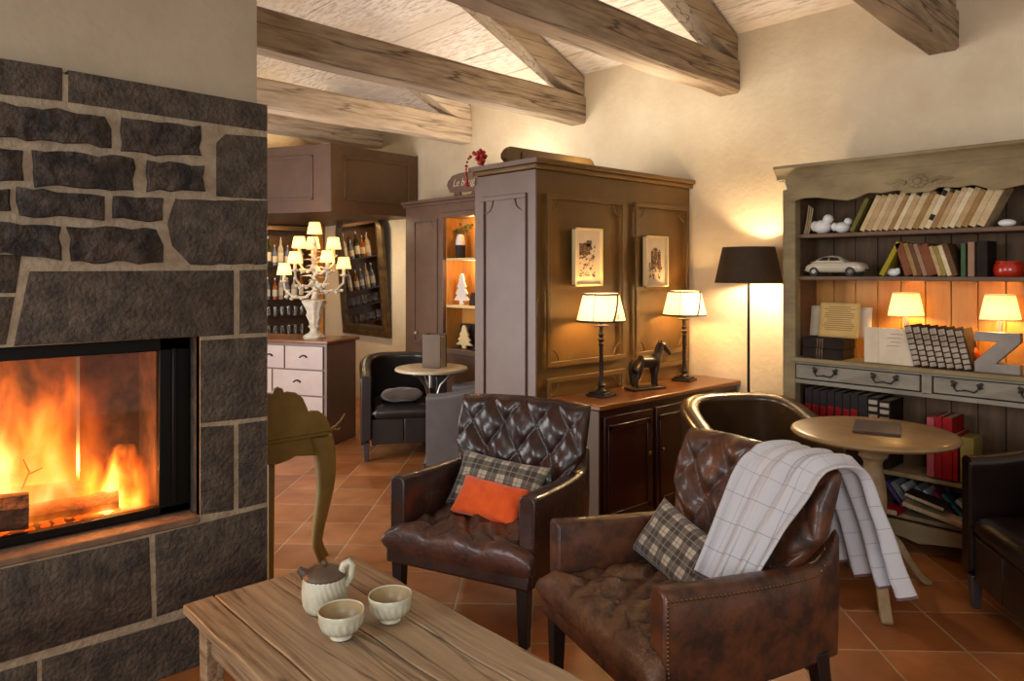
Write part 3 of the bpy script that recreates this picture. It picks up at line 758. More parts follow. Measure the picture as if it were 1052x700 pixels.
# ------------------------------------------------------------------ the throw over the worn armchair
M['plaid'] = uv_lines('white_checked_wool', (196, 194, 196), [
    (0, 8, .0, .022, (112, 104, 108), .7), (1, 13, .0, .022, (112, 104, 108), .7), (0, 8, .5, .515, (160, 134, 134), .35), (1, 1, .985, 1.0, (90, 30, 36), .9), (1, 1, 0, .01, (90, 30, 36), .9)], .95, .25, .2)
def throw():
    # stations along the drape, in the chair's own frame: left and right point of the folded cloth
    st = [((.055, .055, .462), (.278, .10, .462)), ((.05, .125, .57), (.282, .175, .57)), ((.045, .200, .685), (.31, .232, .68)), ((.045, .265, .79), (.34, .277, .775)),
          ((.06, .322, .850), (.36, .310, .855)), ((.085, .385, .876), (.378, .375, .880)), ((.11, .445, .85), (.385, .455, .845)), ((.13, .48, .77), (.39, .50, .73)),
          ((.14, .505, .67), (.40, .535, .63)), ((.145, .525, .57), (.41, .565, .52)), ((.15, .54, .47), (.425, .60, .42))]
    NR, NC = 70, 90; grid = []
    def catmull(a, b, c, d, t): return .5 * ((2 * b) + (c - a) * t + (2 * a - 5 * b + 4 * c - d) * t * t + (3 * b - a - 3 * c + d) * t ** 3)
    for r in range(NR + 1):
        s = r / NR * (len(st) - 1); i = min(int(s), len(st) - 2); f = s - i
        g = lambda k: st[max(0, min(len(st) - 1, k))]
        Lp = [catmull(*(Vector(g(i + d)[0]) for d in (-1, 0, 1, 2)), f), catmull(*(Vector(g(i + d)[1]) for d in (-1, 0, 1, 2)), f)]
        nx = [Vector(g(i + 1)[0]) - Vector(g(i)[0]), Vector(g(i + 1)[1]) - Vector(g(i)[1])]
        tang = (nx[0] + nx[1]).normalized(); across = (Lp[1] - Lp[0]).normalized(); nrm = across.cross(tang).normalized()
        row = []
        for c in range(NC + 1):
            u = c / NC
            env = (.048 + .022 * max(0, r / NR - .6)) * (1 - .62 * math.exp(-((r / NR - .5) / .13) ** 2))
            sh = (u ** 1.35) * 3.1 + .16 * math.sin(r * .06 + u * 2) + .25
            fold = abs(math.sin(PI * sh)) ** .75 * env + .010 * math.sin(PI * 7 * u + r * .05)
            p = Lp[0].lerp(Lp[1], u + .045 * math.sin(2 * PI * sh)) - nrm * (-fold)
            if nrm.dot(Vector((0, -1, .35 if r < NR * .5 else 0))) < 0 and r < NR * .45: p = Lp[0].lerp(Lp[1], u + .045 * math.sin(2 * PI * sh)) - nrm * fold
            row.append(p)
        grid.append(row)
    o = MB().sheet(grid).build('wool_throw', 'plaid', angle=180, solid=.008)
    o.location = C2['loc']; o.rotation_euler = (0, 0, C2['rz'])
    return tag(o, 'white wool throw with thin dark checks draped over the worn leather armchair', 'throw')
throw()

# ------------------------------------------------------------------ coffee table
ct = thing('coffee_table', 'low worn farmhouse coffee table of planks by the fireplace', 'coffee table', (1.115, 1.60, 0))
px_ = [-.305, -.205, .03, .17, .309]
for k in range(4):
    a, c = px_[k] + .0026, px_[k + 1] - .0026
    bb = MB(); rings = []
    for j in range(31):
        y = -.95 + 1.775 * j / 30; q = .0015 * math.sin(j * 1.3 + k * 2); e = .0015 * math.sin(j * .9 + k)
        rings.append([(a + e, y, .418), (c + e, y, .418), (c + e, y, .4485 + q), (a + e, y, .4485 - q)])
    bb.loft(rings); bb.build('plank', 'old_wood', ct, bevel=.004)
b = MB(); b.box((-.245, -.05, .365), (.025, 1.55, .10)).box((.245, -.05, .365), (.025, 1.55, .10)).box((0, .725, .365), (.47, .025, .10)).box((0, -.83, .365), (.47, .025, .10))
b.build('apron', 'old_wood', ct, bevel=.003)
for sx in (-1, 1):
    for yy in (.73, -.835):
        b = MB(); b.box((sx * .245, yy, .208), (.062, .062, .416), taper=.8); b.build('leg', 'old_wood', ct, bevel=.005)

# ------------------------------------------------------------------ tea things
tp = thing('teapot', 'pale ribbed stoneware teapot with a brown lid on the coffee table', 'teapot', (1.125, 2.085, .451), R(-42))
def rib(a, z): return .030 * sq(math.sin(a * 26 + z * 150)) * (1 if .02 < z < .088 else 0)
bd = MB(); prof = [(.046, 0), (.056, .004), (.062, .014)] + [(.062 + .004 * math.sin(k / 12 * PI), .014 + .078 * k / 12) for k in range(1, 13)] + [(.058, .098), (.050, .103)]
bd.lathe(prof, 104, rib=rib); bd.build('body', 'ceramic', tp, angle=60)
ld = MB(); ld.lathe([(.062, .090), (.0635, .096), (.058, .104), (.047, .110), (.030, .117), (.0, .120)], 36); lid = ld.build('lid', 'ceramic_brown', tp)
MB().ball((0, 0, .126), (.010, .010, .009)).build('knob', 'ceramic_brown', lid)
MB().tube([(-.045, 0, .088), (-.062, 0, .098), (-.072, 0, .106), (-.078, 0, .112)], [.020, .016, .011, .009], 12).build('spout', 'ceramic_brown', tp)
MB().tube([(.050, .0, .100), (.058, 0, .122), (.074, 0, .130), (.084, 0, .120), (.080, 0, .090), (.064, 0, .066)], [.012, .011, .010, .010, .010, .009], 10).build('handle', 'ceramic', tp)
MB().lathe([(.040, 0), (.052, 0), (.053, .005), (.048, .008), (.040, .008)], 40).build('foot_ring', 'ceramic_brown', tp)
tp.scale = (1.03, 1.03, 1.14)
def tea_bowl(label, loc, rz, sc):
    t = thing('tea_bowl', label, 'tea bowl', loc, rz)
    def rb(a, z): return .040 * sq(math.sin(a * 18 + z * 90)) * (1 if .018 < z < .058 else 0)
    MB().lathe([(r * sc, z * sc) for r, z in [(.024, 0), (.028, .002), (.026, .010), (.040, .018), (.046, .024), (.050, .030), (.053, .038), (.055, .045), (.0565, .053), (.057, .060), (.058, .068), (.0565, .0705), (.0545, .068)]], 90, rib=rb, cap=False).build('bowl_body', 'ceramic', t, angle=60)
    MB().lathe([(r * sc, z * sc) for r, z in [(.0545, .068), (.053, .050), (.045, .032), (.030, .020), (.0, .017)]], 48, cap=False).build('glazed_interior', 'ceramic_in', t)
    return t
tea_bowl('pale ribbed tea bowl nearest the photographer, in front of the teapot', (1.075, 1.895, .451), R(200), 1.14)
tea_bowl('grey-green ribbed tea bowl beside the armchair edge of the coffee table', (1.235, 1.885, .451), R(215), 1.14)

# ------------------------------------------------------------------ olive console
cn = thing('console_table', 'small olive console table with a scalloped back, beside the fireplace', 'console table', (1.595, 3.40, 0))
b = MB()
out = [(-.275, 0), (.275, 0)]
tp_ = [(.275, .02), (.305, .10), (.32, .22), (-.32, .22), (-.305, .10), (-.275, .02)]
b.prism([(x, y, .665) for x, y in tp_], (0, 0, .022)); b.build('tabletop', 'console', cn, bevel=.006)
sc_ = []
def scal():
    half = [(.282, .0), (.276, .040), (.252, .082), (.215, .112), (.176, .118), (.160, .112), (.150, .140), (.128, .188), (.090, .218), (.045, .228), (.030, .222), (.022, .245), (0, .256)]
    return half + [(-x, z) for x, z in half[-2::-1]]
MB().prism([(x, .012, .686 + z) for x, z in scal()], (0, .022, 0)).build('scalloped_back', 'console', cn, bevel=.004)
ap = [(.262, .666), (-.262, .666), (-.262, .60), (-.20, .57), (-.10, .585), (-.06, .57), (0, .56), (.06, .57), (.10, .585), (.20, .57), (.262, .60)]
MB().prism([(x, .03, z) for x, z in ap], (0, .02, 0)).build('apron', 'console', cn, bevel=.004)
MB().box((.262, .125, .63), (.02, .15, .07)).build('apron', 'console', cn, bevel=.004)
b = MB(); b.tube([(.275, .02, .690), (.33, .05, .699), (.39, .10, .715), (.44, .15, .735)], [.008, .007, .006, .004], 6); b.tube([(.30, .03, .692), (.33, .02, .685), (.35, .04, .69)], [.006, .005, .004], 6); b.build('corner_scroll', 'console', cn)
def cabriole(x, y, s, name='leg'):
    b = MB(); rings = []
    for k in range(15):
        q = k / 14; z = .665 * (1 - q)
        bow = .050 * math.sin(PI * min(1, q * 1.15)) * (1 - q * .55) - .03 * math.sin(PI * q) * q * 1.1 + (.02 * max(0, q - .85) / .15)
        r = .046 * (1 - q) ** 1.2 + .020; rx = r
        if q > .93: rx = r + .006
        rings.append([(x + s * bow + rx * math.cos(a), y - .6 * bow + rx * math.sin(a), z) for a in [2 * PI * j / 10 for j in range(10)]])
    b.loft(rings); return b.build(name, 'console', cn)
cabriole(.235, .05, 1); cabriole(-.235, .05, -1); cabriole(.300, .17, 1); cabriole(-.30, .17, -1)
b = MB(); b.box((-.02, .06, .315), (.034, .034, .63), taper=.75); b.build('leg', 'console', cn, bevel=.004)

# ------------------------------------------------------------------ round pedestal table
rt = thing('pedestal_table', 'round brown wooden table on a cream turned pedestal by the bookcase', 'round table', (3.585, 1.40, 0), 0)
rr = .362
MB().lathe([(.0, .728), (rr - .03, .728), (rr - .008, .734), (rr, .744), (rr - .004, .754), (rr - .02, .760), (0, .760)], 64).build('tabletop', 'table_wood', rt, angle=50)
MB().lathe([(.13, .728), (.13, .716), (.075, .706), (.046, .690), (.040, .672), (.060, .655), (.064, .640), (.050, .628), (.040, .61), (.044, .57), (.054, .52), (.060, .44), (.058, .36), (.048, .31), (.060, .295), (.064, .27), (.060, .17), (.0, .165)], 28).build('pedestal', 'cream_wood', rt)
for a in (211, 335, 92):
    b = MB(); c, s = math.cos(R(a)), math.sin(R(a)); rings = []
    P_ = [(.04, .265, .045), (.09, .255, .044), (.15, .205, .038), (.20, .135, .032), (.245, .075, .028), (.285, .035, .026), (.315, .018, .020), (.335, .012, .012)]
    for r, z, hh in P_:
        wq = .024
        rings.append([(r * c - s * wq, r * s + c * wq, max(0, z - hh)), (r * c + s * wq, r * s - c * wq, max(0, z - hh)), (r * c + s * wq, r * s - c * wq, z + hh * .7), (r * c - s * wq, r * s + c * wq, z + hh * .7)])
    b.loft(rings); b.build('leg', 'cream_wood', rt, bevel=.006)
tab = MB(); tab.box((0, 0, .006), (.30, .20, .012)); o = tab.build('menu_folder', 'mahogany', bevel=.003, loc=(3.63, 1.40, .760), rot=(0, 0, R(20)))
tag(o, 'flat brown menu folder lying on the round pedestal table', 'menu folder')

# ------------------------------------------------------------------ bistro table and menu box
bt = thing('bistro_table', 'small round pale-topped bistro table with curved metal legs', 'bistro table', (3.44, 4.67, 0))
MB().lathe([(0, .732), (.27, .732), (.283, .738), (.285, .748), (.280, .757), (.27, .76), (0, .76)], 48).build('tabletop', 'marble', bt, angle=50)
MB().lathe([(.026, .60), (.03, .735), (0, .735)], 16).build('stem', 'steel', bt)
for k in range(3):
    a = R(77 + 120 * k); c, s = math.cos(a), math.sin(a)
    MB().tube([(.22 * c, .22 * s, .728), (.15 * c, .15 * s, .70), (.07 * c, .07 * s, .62), (.03 * c, .03 * s, .50), (.025 * c, .025 * s, .32), (.035 * c, .035 * s, .14), (.085 * c, .085 * s, .02), (.11 * c, .11 * s, .012)], .011, 8).build('leg', 'steel', bt)
mb = thing('menu_box', 'brown upright menu holder standing on the bistro table', 'menu holder', (3.455, 4.65, .7605), R(30))
b = MB(); b.box((-.062, 0, .13), (.008, .15, .26)).box((.062, 0, .13), (.008, .15, .26)).box((0, .071, .13), (.116, .008, .26)); b.build('cover', 'dark_taupe', mb, bevel=.002)
b = MB()
for k in range(6): b.box((-.046 + k * .0185, -.005, .122), (.012, .13, .236))
b.build('menus', 'pages', mb, bevel=.001)
# ------------------------------------------------------------------ panelled partition cupboard
AX0, AX1, AY0, AY1, AZ = 3.04, 4.648, 3.10, 3.66, 2.175
ar = thing('panelled_cupboard', 'tall panelled cupboard dividing the room, taupe end and olive brown side with two pictures', 'cupboard', ((AX0 + AX1) / 2, (AY0 + AY1) / 2, 0))
hx, hy = (AX1 - AX0) / 2, (AY1 - AY0) / 2
def pframe(b, axis, x0, x1, z0, z1, plane, s, w=.028, d=.014):
    """moulded frame with notched corners"""
    def bx(a0, a1, c0, c1, dd=d):
        m, q = (a0 + a1) / 2, (c0 + c1) / 2
        if axis == 'y': b.box((m, plane + s * dd / 2, q), (a1 - a0, dd, c1 - c0))
        else: b.box((plane + s * dd / 2, m, q), (dd, a1 - a0, c1 - c0))
    for (a0, a1, c0, c1) in ((x0, x1, z0, z0 + w), (x0, x1, z1 - w, z1), (x0, x0 + w, z0 + w, z1 - w), (x1 - w, x1, z0 + w, z1 - w)): bx(a0, a1, c0, c1)
    # scooped quarter rounds in the corners
    r = .075
    for cx, cz, a0 in ((x0 + w, z0 + w, 0), (x1 - w, z0 + w, 90), (x1 - w, z1 - w, 180), (x0 + w, z1 - w, 270)):
        pts = []
        for k in range(7):
            a = R(a0 + 15 * k); p, q = cx + r * math.cos(a), cz + r * math.sin(a)
            pts.append((p, plane + s * .003, q) if axis == 'y' else (plane + s * .003, p, q))
        b.tube(pts, .006, 6)
b = MB(); b.box((.01, .01, AZ / 2 - .03), (2 * hx - .02, 2 * hy - .02, AZ - .06)); b.build('carcass', 'olive', ar, bevel=.004)
b = MB(); b.box((-hx + .006, 0, AZ / 2 - .03), (.012, 2 * hy, AZ - .07)); pframe(b, 'x', -hy + .075, hy - .075, .62, AZ - .20, -hx, -1); pframe(b, 'x', -hy + .075, hy - .075, .12, .53, -hx, -1)
b.build('end_panel', 'taupe', ar, bevel=.003)
xs = [(-hx + .085, .015), (.125, hx - .06)]
for x0, x1 in xs:
    b = MB(); pframe(b, 'y', x0, x1, .93, AZ - .20, -hy, -1, .032, .018); b.build('side_panel', 'olive', ar, bevel=.004)
    b = MB(); pframe(b, 'y', x0, x1, .30, .865, -hy, -1, .030, .016); b.build('lower_panel', 'olive', ar, bevel=.004)
b = MB(); b.box((0, 0, AZ - .045), (2 * hx + .02, 2 * hy + .03, .03)); b.box((0, 0, AZ - .015), (2 * hx + .045, 2 * hy + .07, .032)); b.v = [(min(x, hx), y, z) for x, y, z in b.v]
b.build('cornice', 'olive', ar, bevel=.008)
b = MB(); b.box((-hx - .024, 0, AZ - .0145), (.006, 2 * hy + .068, .030)); b.build('cornice_end', 'taupe', ar, bevel=.002)
b = MB(); b.box((-.006, -.006, .05), (2 * hx + .01, 2 * hy + .02, .10)); b.v = [(min(x, hx), y, z) for x, y, z in b.v]; b.build('plinth', 'dark_taupe', ar, bevel=.003)

# carved crest board lying on top
pr = [(0, 0), (0, .03), (-.035, .055), (-.035, .085), (-.01, .115), (.02, .135), (.85, .135), (.88, .12), (.905, .085), (.94, .06), (.945, .0)]
cb = MB().prism([(3.19 + x * .93, 3.50, AZ + .003 + z) for x, z in pr], (0, .045, 0))
cb.prism([(3.30, 3.49, AZ + .003), (3.34, 3.49, AZ + .003), (3.34, 3.49, AZ + .11), (3.30, 3.49, AZ + .11)], (0, .012, 0))
tag(cb.build('crest_board', 'olive', bevel=.008), 'carved olive brown crest board lying on top of the panelled cupboard', 'carved board')
# red bead garland hanging over the edge of the cupboard top
gb = thing('bead_garland', 'red bead garland with a knot hanging over the end of the panelled cupboard', 'garland', (3.02, 3.62, AZ + .003))
b = MB()
for k in range(22): b.ball((.02 + random.uniform(-.035, .035), -.02 + random.uniform(-.03, .03), .018 + random.uniform(0, .075)), .014, 8, 6)
b.build('bead_knot', 'bead', gb)
b = MB()
for k, (y, z) in enumerate([(.045, .06), (.065, .05), (.078, .03), (.085, .005), (.088, -.015), (.088, -.032), (.084, -.048), (.080, -.064), (.078, -.080), (.077, -.095)]): b.ball((-.025, y - .015, z), .008 if k % 3 else .011, 8, 6)
b.ball((-.025, .062, -.112), (.017, .017, .016)); b.build('bead_string', 'bead', gb)

# framed prints leaning out from the partition
def picture(label, x0, x1, z0, z1, seed, loc_y=AY0 - .02):
    cx, cz = (x0 + x1) / 2, (z0 + z1) / 2; w_, h_ = x1 - x0, z1 - z0
    t = thing('framed_print', label, 'picture', (cx, loc_y, cz), 0, 'framed prints on the panelled cupboard')
    b = MB()
    for (a0, a1, c0, c1) in ((-w_/2, w_/2, -h_/2, -h_/2 + .012), (-w_/2, w_/2, h_/2 - .012, h_/2), (-w_/2, -w_/2 + .012, -h_/2, h_/2), (w_/2 - .012, w_/2, -h_/2, h_/2)):
        b.box(((a0 + a1) / 2, -.02, (c0 + c1) / 2), (a1 - a0, .03, c1 - c0))
    b.build('frame', 'linen', t, bevel=.002)
    MB().box((0, -.012, 0), (w_ - .02, .008, h_ - .02)).build('mount', 'paper', t, smooth=False)
    rd = random.Random(seed); b = MB()
    # a small sketch: buildings or figures in ink strokes
    for k in range(70):
        u = rd.uniform(-.27, .27); v = rd.uniform(-.33, .25)
        if seed == 1:
            if v > .12 and u < -.1: v -= .12
            ww, hh = rd.uniform(.004, .022), rd.uniform(.003, .018)
        else:
            if v > 0 and abs(u) > .2: continue
            ww, hh = rd.uniform(.004, .014), rd.uniform(.006, .028)
        b.box((u * w_, -.0168 - .0004 * (k % 3), v * h_), (ww, .001, hh), rotm('Y', rd.uniform(-.5, .5)))
    if seed == 1: b.box((.06 * w_, -.0172, .22 * h_), (.045, .001, .05)).box((-.10 * w_, -.0172, .14 * h_), (.10, .001, .07))
    else: b.box((.0, -.0172, .14 * h_), (.03, .001, .09)).box((-.14 * w_, -.0172, .02 * h_), (.03, .001, .13)).box((.15 * w_, -.0172, .02 * h_), (.035, .001, .12))
    b.build('print', M['sepia'] , t, smooth=False)
M['sepia'] = P('sepia_ink', (72, 52, 38), .9, var=(150, 116, 86), scale=60, lo=.4, hi=.6)
picture('cream framed print of a building, on the panel nearer the cupboard end', 3.325, 3.585, 1.415, 1.775, 1)
picture('cream framed print of standing figures, on the panel next to the wall', 4.03, 4.285, 1.40, 1.75, 2)

# ------------------------------------------------------------------ low dark cabinet in front of the partition
LX0, LX1, LY0, LY1, LZ = 3.15, 4.648, 2.70, 3.078, .75
lc = thing('low_cabinet', 'low dark mahogany cabinet with a brown top carrying two lamps and a horse', 'cabinet', ((LX0 + LX1) / 2, (LY0 + LY1) / 2, 0))
hx2, hy2 = (LX1 - LX0) / 2, (LY1 - LY0) / 2
MB().box((0, .01, .38), (2 * hx2 - .02, 2 * hy2 - .03, .70)).build('carcass', 'mahogany', lc, bevel=.004)
b = MB(); b.box((0, 0, LZ - .014), (2 * hx2, 2 * hy2, .028)).build('top', 'mahogany_top', lc, bevel=.006)
MB().box((-hx2 + .006, 0, .37), (.010, 2 * hy2 - .02, .70)).build('end_board', 'dark_taupe', lc, bevel=.002)
for k in range(3):
    x0 = -hx2 + .04 + k * .485; b = MB()
    b.box((x0 + .225, -hy2 + .012, .37), (.45, .022, .62)); pframe_b = b
    for (a0, a1, c0, c1) in ((.03, .42, .10, .13), (.03, .42, .60, .63), (.03, .06, .10, .63), (.39, .42, .10, .63)): b.box((x0 + (a0 + a1) / 2, -hy2 - .002, (c0 + c1) / 2), (a1 - a0, .008, c1 - c0))
    dr = b.build('door', 'mahogany', lc, bevel=.003)
    MB().ball((x0 + (.40 if k == 0 else .05), -hy2 - .014, .42), .012).build('knob', 'brass', dr)

def cone_shade(b, r0, r1, z0, z1, n=40, th=.003, pleat=0):
    f = lambda r, k: r * (1 + (pleat if k % 2 else 0))
    ring = lambda r, z: [(f(r, k) * math.cos(2 * PI * k / n), f(r, k) * math.sin(2 * PI * k / n), z) for k in range(n)]
    b.loft([ring(r0, z0), ring((r0 + r1) / 2, (z0 + z1) / 2), ring(r1, z1)], cap=False)
    return b
M['shade_cream'] = shade_mat('cream_lampshade', (250, 238, 212), .26, .05)
M['shade_yellow'] = shade_mat('pleated_yellow_lampshade', (248, 232, 196), .20, .02)
M['shade_small'] = shade_mat('small_cream_lampshade', (250, 222, 160), .35, .22)
M['shade_dark'] = P('dark_olive_lampshade', (62, 46, 24), .8, var=(54, 40, 20), scale=30)
M['shade_lining'] = P('pale_shade_lining', (236, 220, 184), .8)
M['bulb'] = P('lit_bulb', (255, 220, 150), .4, emit=(255, 214, 140), estr=9)
def bulb(parent, c, r, power, colr):
    """lit bulb: the glass itself gives the lamp's light"""
    rm = (r[0] * r[0] * r[2]) ** (1 / 3)
    key = 'bulb_%d_%d' % (power * 100, rm * 1e4)
    if key not in M:
        m = bpy.data.materials.new('lit_bulb'); m.use_nodes = True; nt = m.node_tree; nt.nodes.remove(nt.nodes['Principled BSDF'])
        e = nd(nt, 'ShaderNodeEmission'); e.inputs[0].default_value = tuple(colr) + (1,); e.inputs[1].default_value = power / (4 * PI * PI * rm * rm)
        nt.links.new(e.outputs[0], nt.nodes['Material Output'].inputs[0]); M[key] = m
    return MB().ball(c, r, 10, 8).build('bulb', key, parent)
def table_lamp(label, loc):
    t = thing('table_lamp', label, 'table lamp', loc, R(12), 'strapped shade lamps on the low cabinet')
    b = MB(); b.box((0, 0, .008), (.135, .135, .016)).box((0, 0, .021), (.11, .11, .012)); b.build('base', 'iron', t, bevel=.004)
    b = MB(); b.lathe([(.030, .026), (.034, .032), (.022, .042), (.018, .055), (.024, .066), (.016, .080), (.013, .10), (.0125, .30), (.018, .315), (.013, .325), (.022, .345), (.014, .355), (.019, .375), (.013, .385), (.013, .42), (.0, .425)], 16); b.lathe([(.012, .420), (.045, .426), (.046, .430), (.008, .434), (.007, .48), (0, .48)], 18); b.build('stem', 'iron', t)
    bulb(t, (0, 0, .52), (.024, .024, .034), 6.2, WARM)
    sh = cone_shade(MB(), .150, .108, .452, .622).build('shade', 'shade_cream', t, angle=180)
    b = MB()
    for r, z, hh in ((.1505, .451, .011), (.1112, .612, .011)):
        b.lathe([(r, z), (r + .002, z), (r + .002 - hh * .26, z + hh), (r - hh * .26, z + hh)], 40, cap=False)
    # slanted straps with a small ring
    for a in (250, 70): 
        pts = []
        for k in range(9):
            q = k / 8; r = .1525 + (.1105 - .1525) * q; an = R(a - 14 + 34 * q); pts.append((r * math.cos(an), r * math.sin(an), .453 + .168 * q))
        b.tube(pts, .0065, 6)
    for a in (190, 300):
        pts = [((.1515 + (.1095 - .1515) * q) * math.cos(R(a)), (.1515 + (.1095 - .1515) * q) * math.sin(R(a)), .453 + .168 * q) for q in (0, .5, 1)]
        b.tube(pts, .002, 5)
    b.build('strap', 'dark_print', sh)
    a = R(248); b = MB(); r = .150
    b.tube([(r * math.cos(a) + .010 * math.cos(q), r * math.sin(a) - .003, .487 + .012 * math.sin(q)) for q in [2 * PI * k / 12 for k in range(13)]], .0025, 6); b.build('ring', 'brass', sh)
table_lamp('table lamp with strapped cream shade at the near end of the low cabinet', (3.43, 2.93, LZ))
table_lamp('table lamp with strapped cream shade nearer the wall, behind the bronze horse', (4.34, 2.955, LZ))

# bronze horse
hs = thing('horse_statue', 'bronze horse statue on a flat base between the two strapped lamps', 'statue', (3.84, 2.90, LZ), R(-12))
MB().box((-.01, 0, .009), (.27, .10, .018)).build('base', 'iron', hs, bevel=.004)
def skin(name, verts, edges, rad, mat, parent, sub=2):
    me = bpy.data.meshes.new(name); me.from_pydata(verts, edges, []); me.materials.append(M[mat])
    o = bpy.data.objects.new(name, me); COL.objects.link(o); o.parent = parent
    sk = o.modifiers.new('skin', 'SKIN'); sk.use_smooth_shade = True; sk.use_x_symmetry = False
    if not me.skin_vertices: me.skin_vertices.new()
    for i, r in enumerate(rad):
        sv = me.skin_vertices[0].data[i]; sv.radius = (r, r) if not isinstance(r, tuple) else r; sv.use_root = (i == 0)
    sb = o.modifiers.new('subsurf', 'SUBSURF'); sb.levels = sub; sb.render_levels = sub
    return o
V_, E_, Rr = [], [], []
def ch(pts, rs, root=None):
    last = root
    for p, r in zip(pts, rs):
        V_.append(p); Rr.append(r); i = len(V_) - 1
        if last is not None: E_.append((last, i))
        last = i
    return last
ch([(-.005, 0, .172)], [(.044, .044)])                    # barrel
hip = ch([(-.050, 0, .180), (-.086, 0, .176)], [(.044, .043), (.042, .040)], 0)
sho = ch([(.040, 0, .174), (.072, 0, .178)], [(.043, .043), (.037, .040)], 0)
nk = ch([(.096, 0, .216), (.114, 0, .252), (.124, 0, .280)], [.031, .025, .022], sho)
ch([(.146, 0, .272), (.176, 0, .244), (.196, 0, .222), (.202, 0, .212)], [.0235, .0175, .0145, .012], nk)
for s in (-1, 1):
    ch([(.066, s * .024, .138), (.064 + s * .008, s * .025, .098), (.066 + s * .008, s * .025, .055), (.066 + s * .008, s * .025, .028), (.075 + s * .008, s * .025, .021)], [.021, .014, .011, .011, .013], sho)
    ch([(-.090, s * .025, .134), (-.078 + s * .006, s * .026, .104), (-.098 + s * .006, s * .026, .072), (-.096 + s * .006, s * .026, .032), (-.086 + s * .006, s * .026, .021)], [.028, .018, .012, .011, .013], hip)
skin('body', V_, E_, Rr, 'bronze', hs)
b = MB(); b.tube([(-.122, 0, .195), (-.134, 0, .178), (-.136, 0, .13), (-.130, 0, .08), (-.124, 0, .05)], [.008, .010, .011, .009, .003], 8); b.build('tail', 'bronze', hs)
b = MB(); b.tube([(.070, 0, .226), (.084, 0, .262), (.102, 0, .294), (.122, 0, .296)], [.008, .013, .010, .005], 8, flat=.6); b.tube([(.114, .012, .288), (.118, .014, .310)], [.007, .001], 6); b.tube([(.114, -.012, .288), (.115, -.014, .314)], [.008, .001], 6); b.build('mane', 'iron', hs)

# ------------------------------------------------------------------ floor lamp
fl = thing('floor_lamp', 'tall floor lamp with a dark olive drum shade in the corner by the bookcase', 'floor lamp', (4.405, 2.505, 0))
MB().lathe([(.0, 0), (.13, 0), (.13, .012), (.12, .02), (.02, .03), (0, .03)], 32).build('base', 'iron', fl)
MB().lathe([(.009, .025), (.009, 1.50), (0, 1.50)], 12).build('pole', 'iron', fl)
sh = cone_shade(MB(), .215, .165, 1.432, 1.665, 48).build('shade', 'shade_dark', fl, angle=180)
cone_shade(MB(), .2125, .1625, 1.433, 1.664, 48).build('shade_lining', 'shade_lining', sh, angle=180)
bulb(fl, (0, 0, 1.505), (.03, .03, .042), 21, WARM2)

# ------------------------------------------------------------------ bookcase
BX, BD, BYL, BYR = 4.25, .30, 2.19, .66
bc = thing('bookcase', 'large weathered grey bookcase with scalloped cornice, open shelves and drawers', 'bookcase', (BX, (BYL + BYR) / 2, 0))
O = (BYL + BYR) / 2
def lb(y): return y - O
for y0 in (BYL - .08, BYR):
    MB().box((.035, lb(y0 + .04), 1.02), (.07, .08, 1.96)).build('stile', 'grey_wood', bc, bevel=.006)
    MB().box((BD / 2 + .035, lb(y0 + .04), 1.02), (BD - .07, .06, 1.96)).build('side_panel', 'shelf_wood', bc, smooth=False)
# back boards, in three stretches
def boards(z0, z1, mat):
    b = MB(); n = 11; wd = (BYL - BYR - .1) / n
    for k in range(n): b.box((BD + .008, lb(BYR + .05 + wd * (k + .5)), (z0 + z1) / 2), (.014, wd - .004, z1 - z0))
    b.box((BD + .019, 0, (z0 + z1) / 2), (.006, BYL - BYR - .1, z1 - z0))
    return b.build('back_boards', mat, bc, bevel=.003)
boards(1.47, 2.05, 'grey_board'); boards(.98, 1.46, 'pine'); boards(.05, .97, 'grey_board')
SH1, SH2, CTR = 1.730, 1.478, .993
for z in (SH1, SH2):
    MB().box((.02 + BD / 2, 0, z - .012), (BD - .04, BYL - BYR - .14, .024)).build('shelf', 'shelf_wood', bc, bevel=.004)
for z in (.40, .175):
    MB().box((.03 + BD / 2, 0, z - .012), (BD - .06, BYL - BYR - .14, .024)).build('shelf', 'cream_wood', bc, bevel=.004)
MB().box((BD / 2 - .012, 0, CTR - .012), (BD + .02, BYL - BYR - .13, .024)).build('counter', 'grey_wood', bc, bevel=.005)
b = MB(); b.box((.01, 0, .964), (.02, BYL - BYR - .16, .018)).box((.01, 0, .850), (.02, BYL - BYR - .16, .024)).box((.01, lb(1.387), .905), (.02, .05, .10)); b.box((.16, 0, .845), (.26, BYL - BYR - .16, .012)); b.build('drawer_rail', 'grey_drawer', bc, bevel=.002)
def handle(parent, y):
    b = MB()
    pts = [(-.016, -.058, .012), (-.022, -.052, -.004), (-.026, -.040, -.016), (-.028, -.020, -.013), (-.028, 0, -.008), (-.028, .020, -.013), (-.026, .040, -.016), (-.022, .052, -.004), (-.016, .058, .012)]
    b.tube([(x, y + yy, z) for x, yy, z in pts], [.003, .004, .005, .0035, .0045, .0035, .005, .004, .003], 7)
    for s in (-1, 1):
        b.box((-.006, y + s * .058, .014), (.006, .020, .030), rotm('X', s * .5)); b.box((-.006, y + s * .066, .026), (.005, .014, .014), rotm('X', .78)); b.tube([(0, y + s * .058, .012), (-.018, y + s * .058, .012)], .004, 6)
    b.build('handle', 'iron', parent, bevel=.001)
for y0, y1 in ((1.418, BYL - .085), (BYR + .085, 1.356)):
    yc, hw = (y0 + y1) / 2, (y1 - y0) / 2
    b = MB(); b.box((.008, 0, 0), (.018, 2 * hw - .006, .082))
    dr = b.build('drawer', 'grey_drawer', bc, bevel=.003, loc=(-.002, lb(yc), .910))
    for f in (-.48, .48): handle(dr, f * hw)
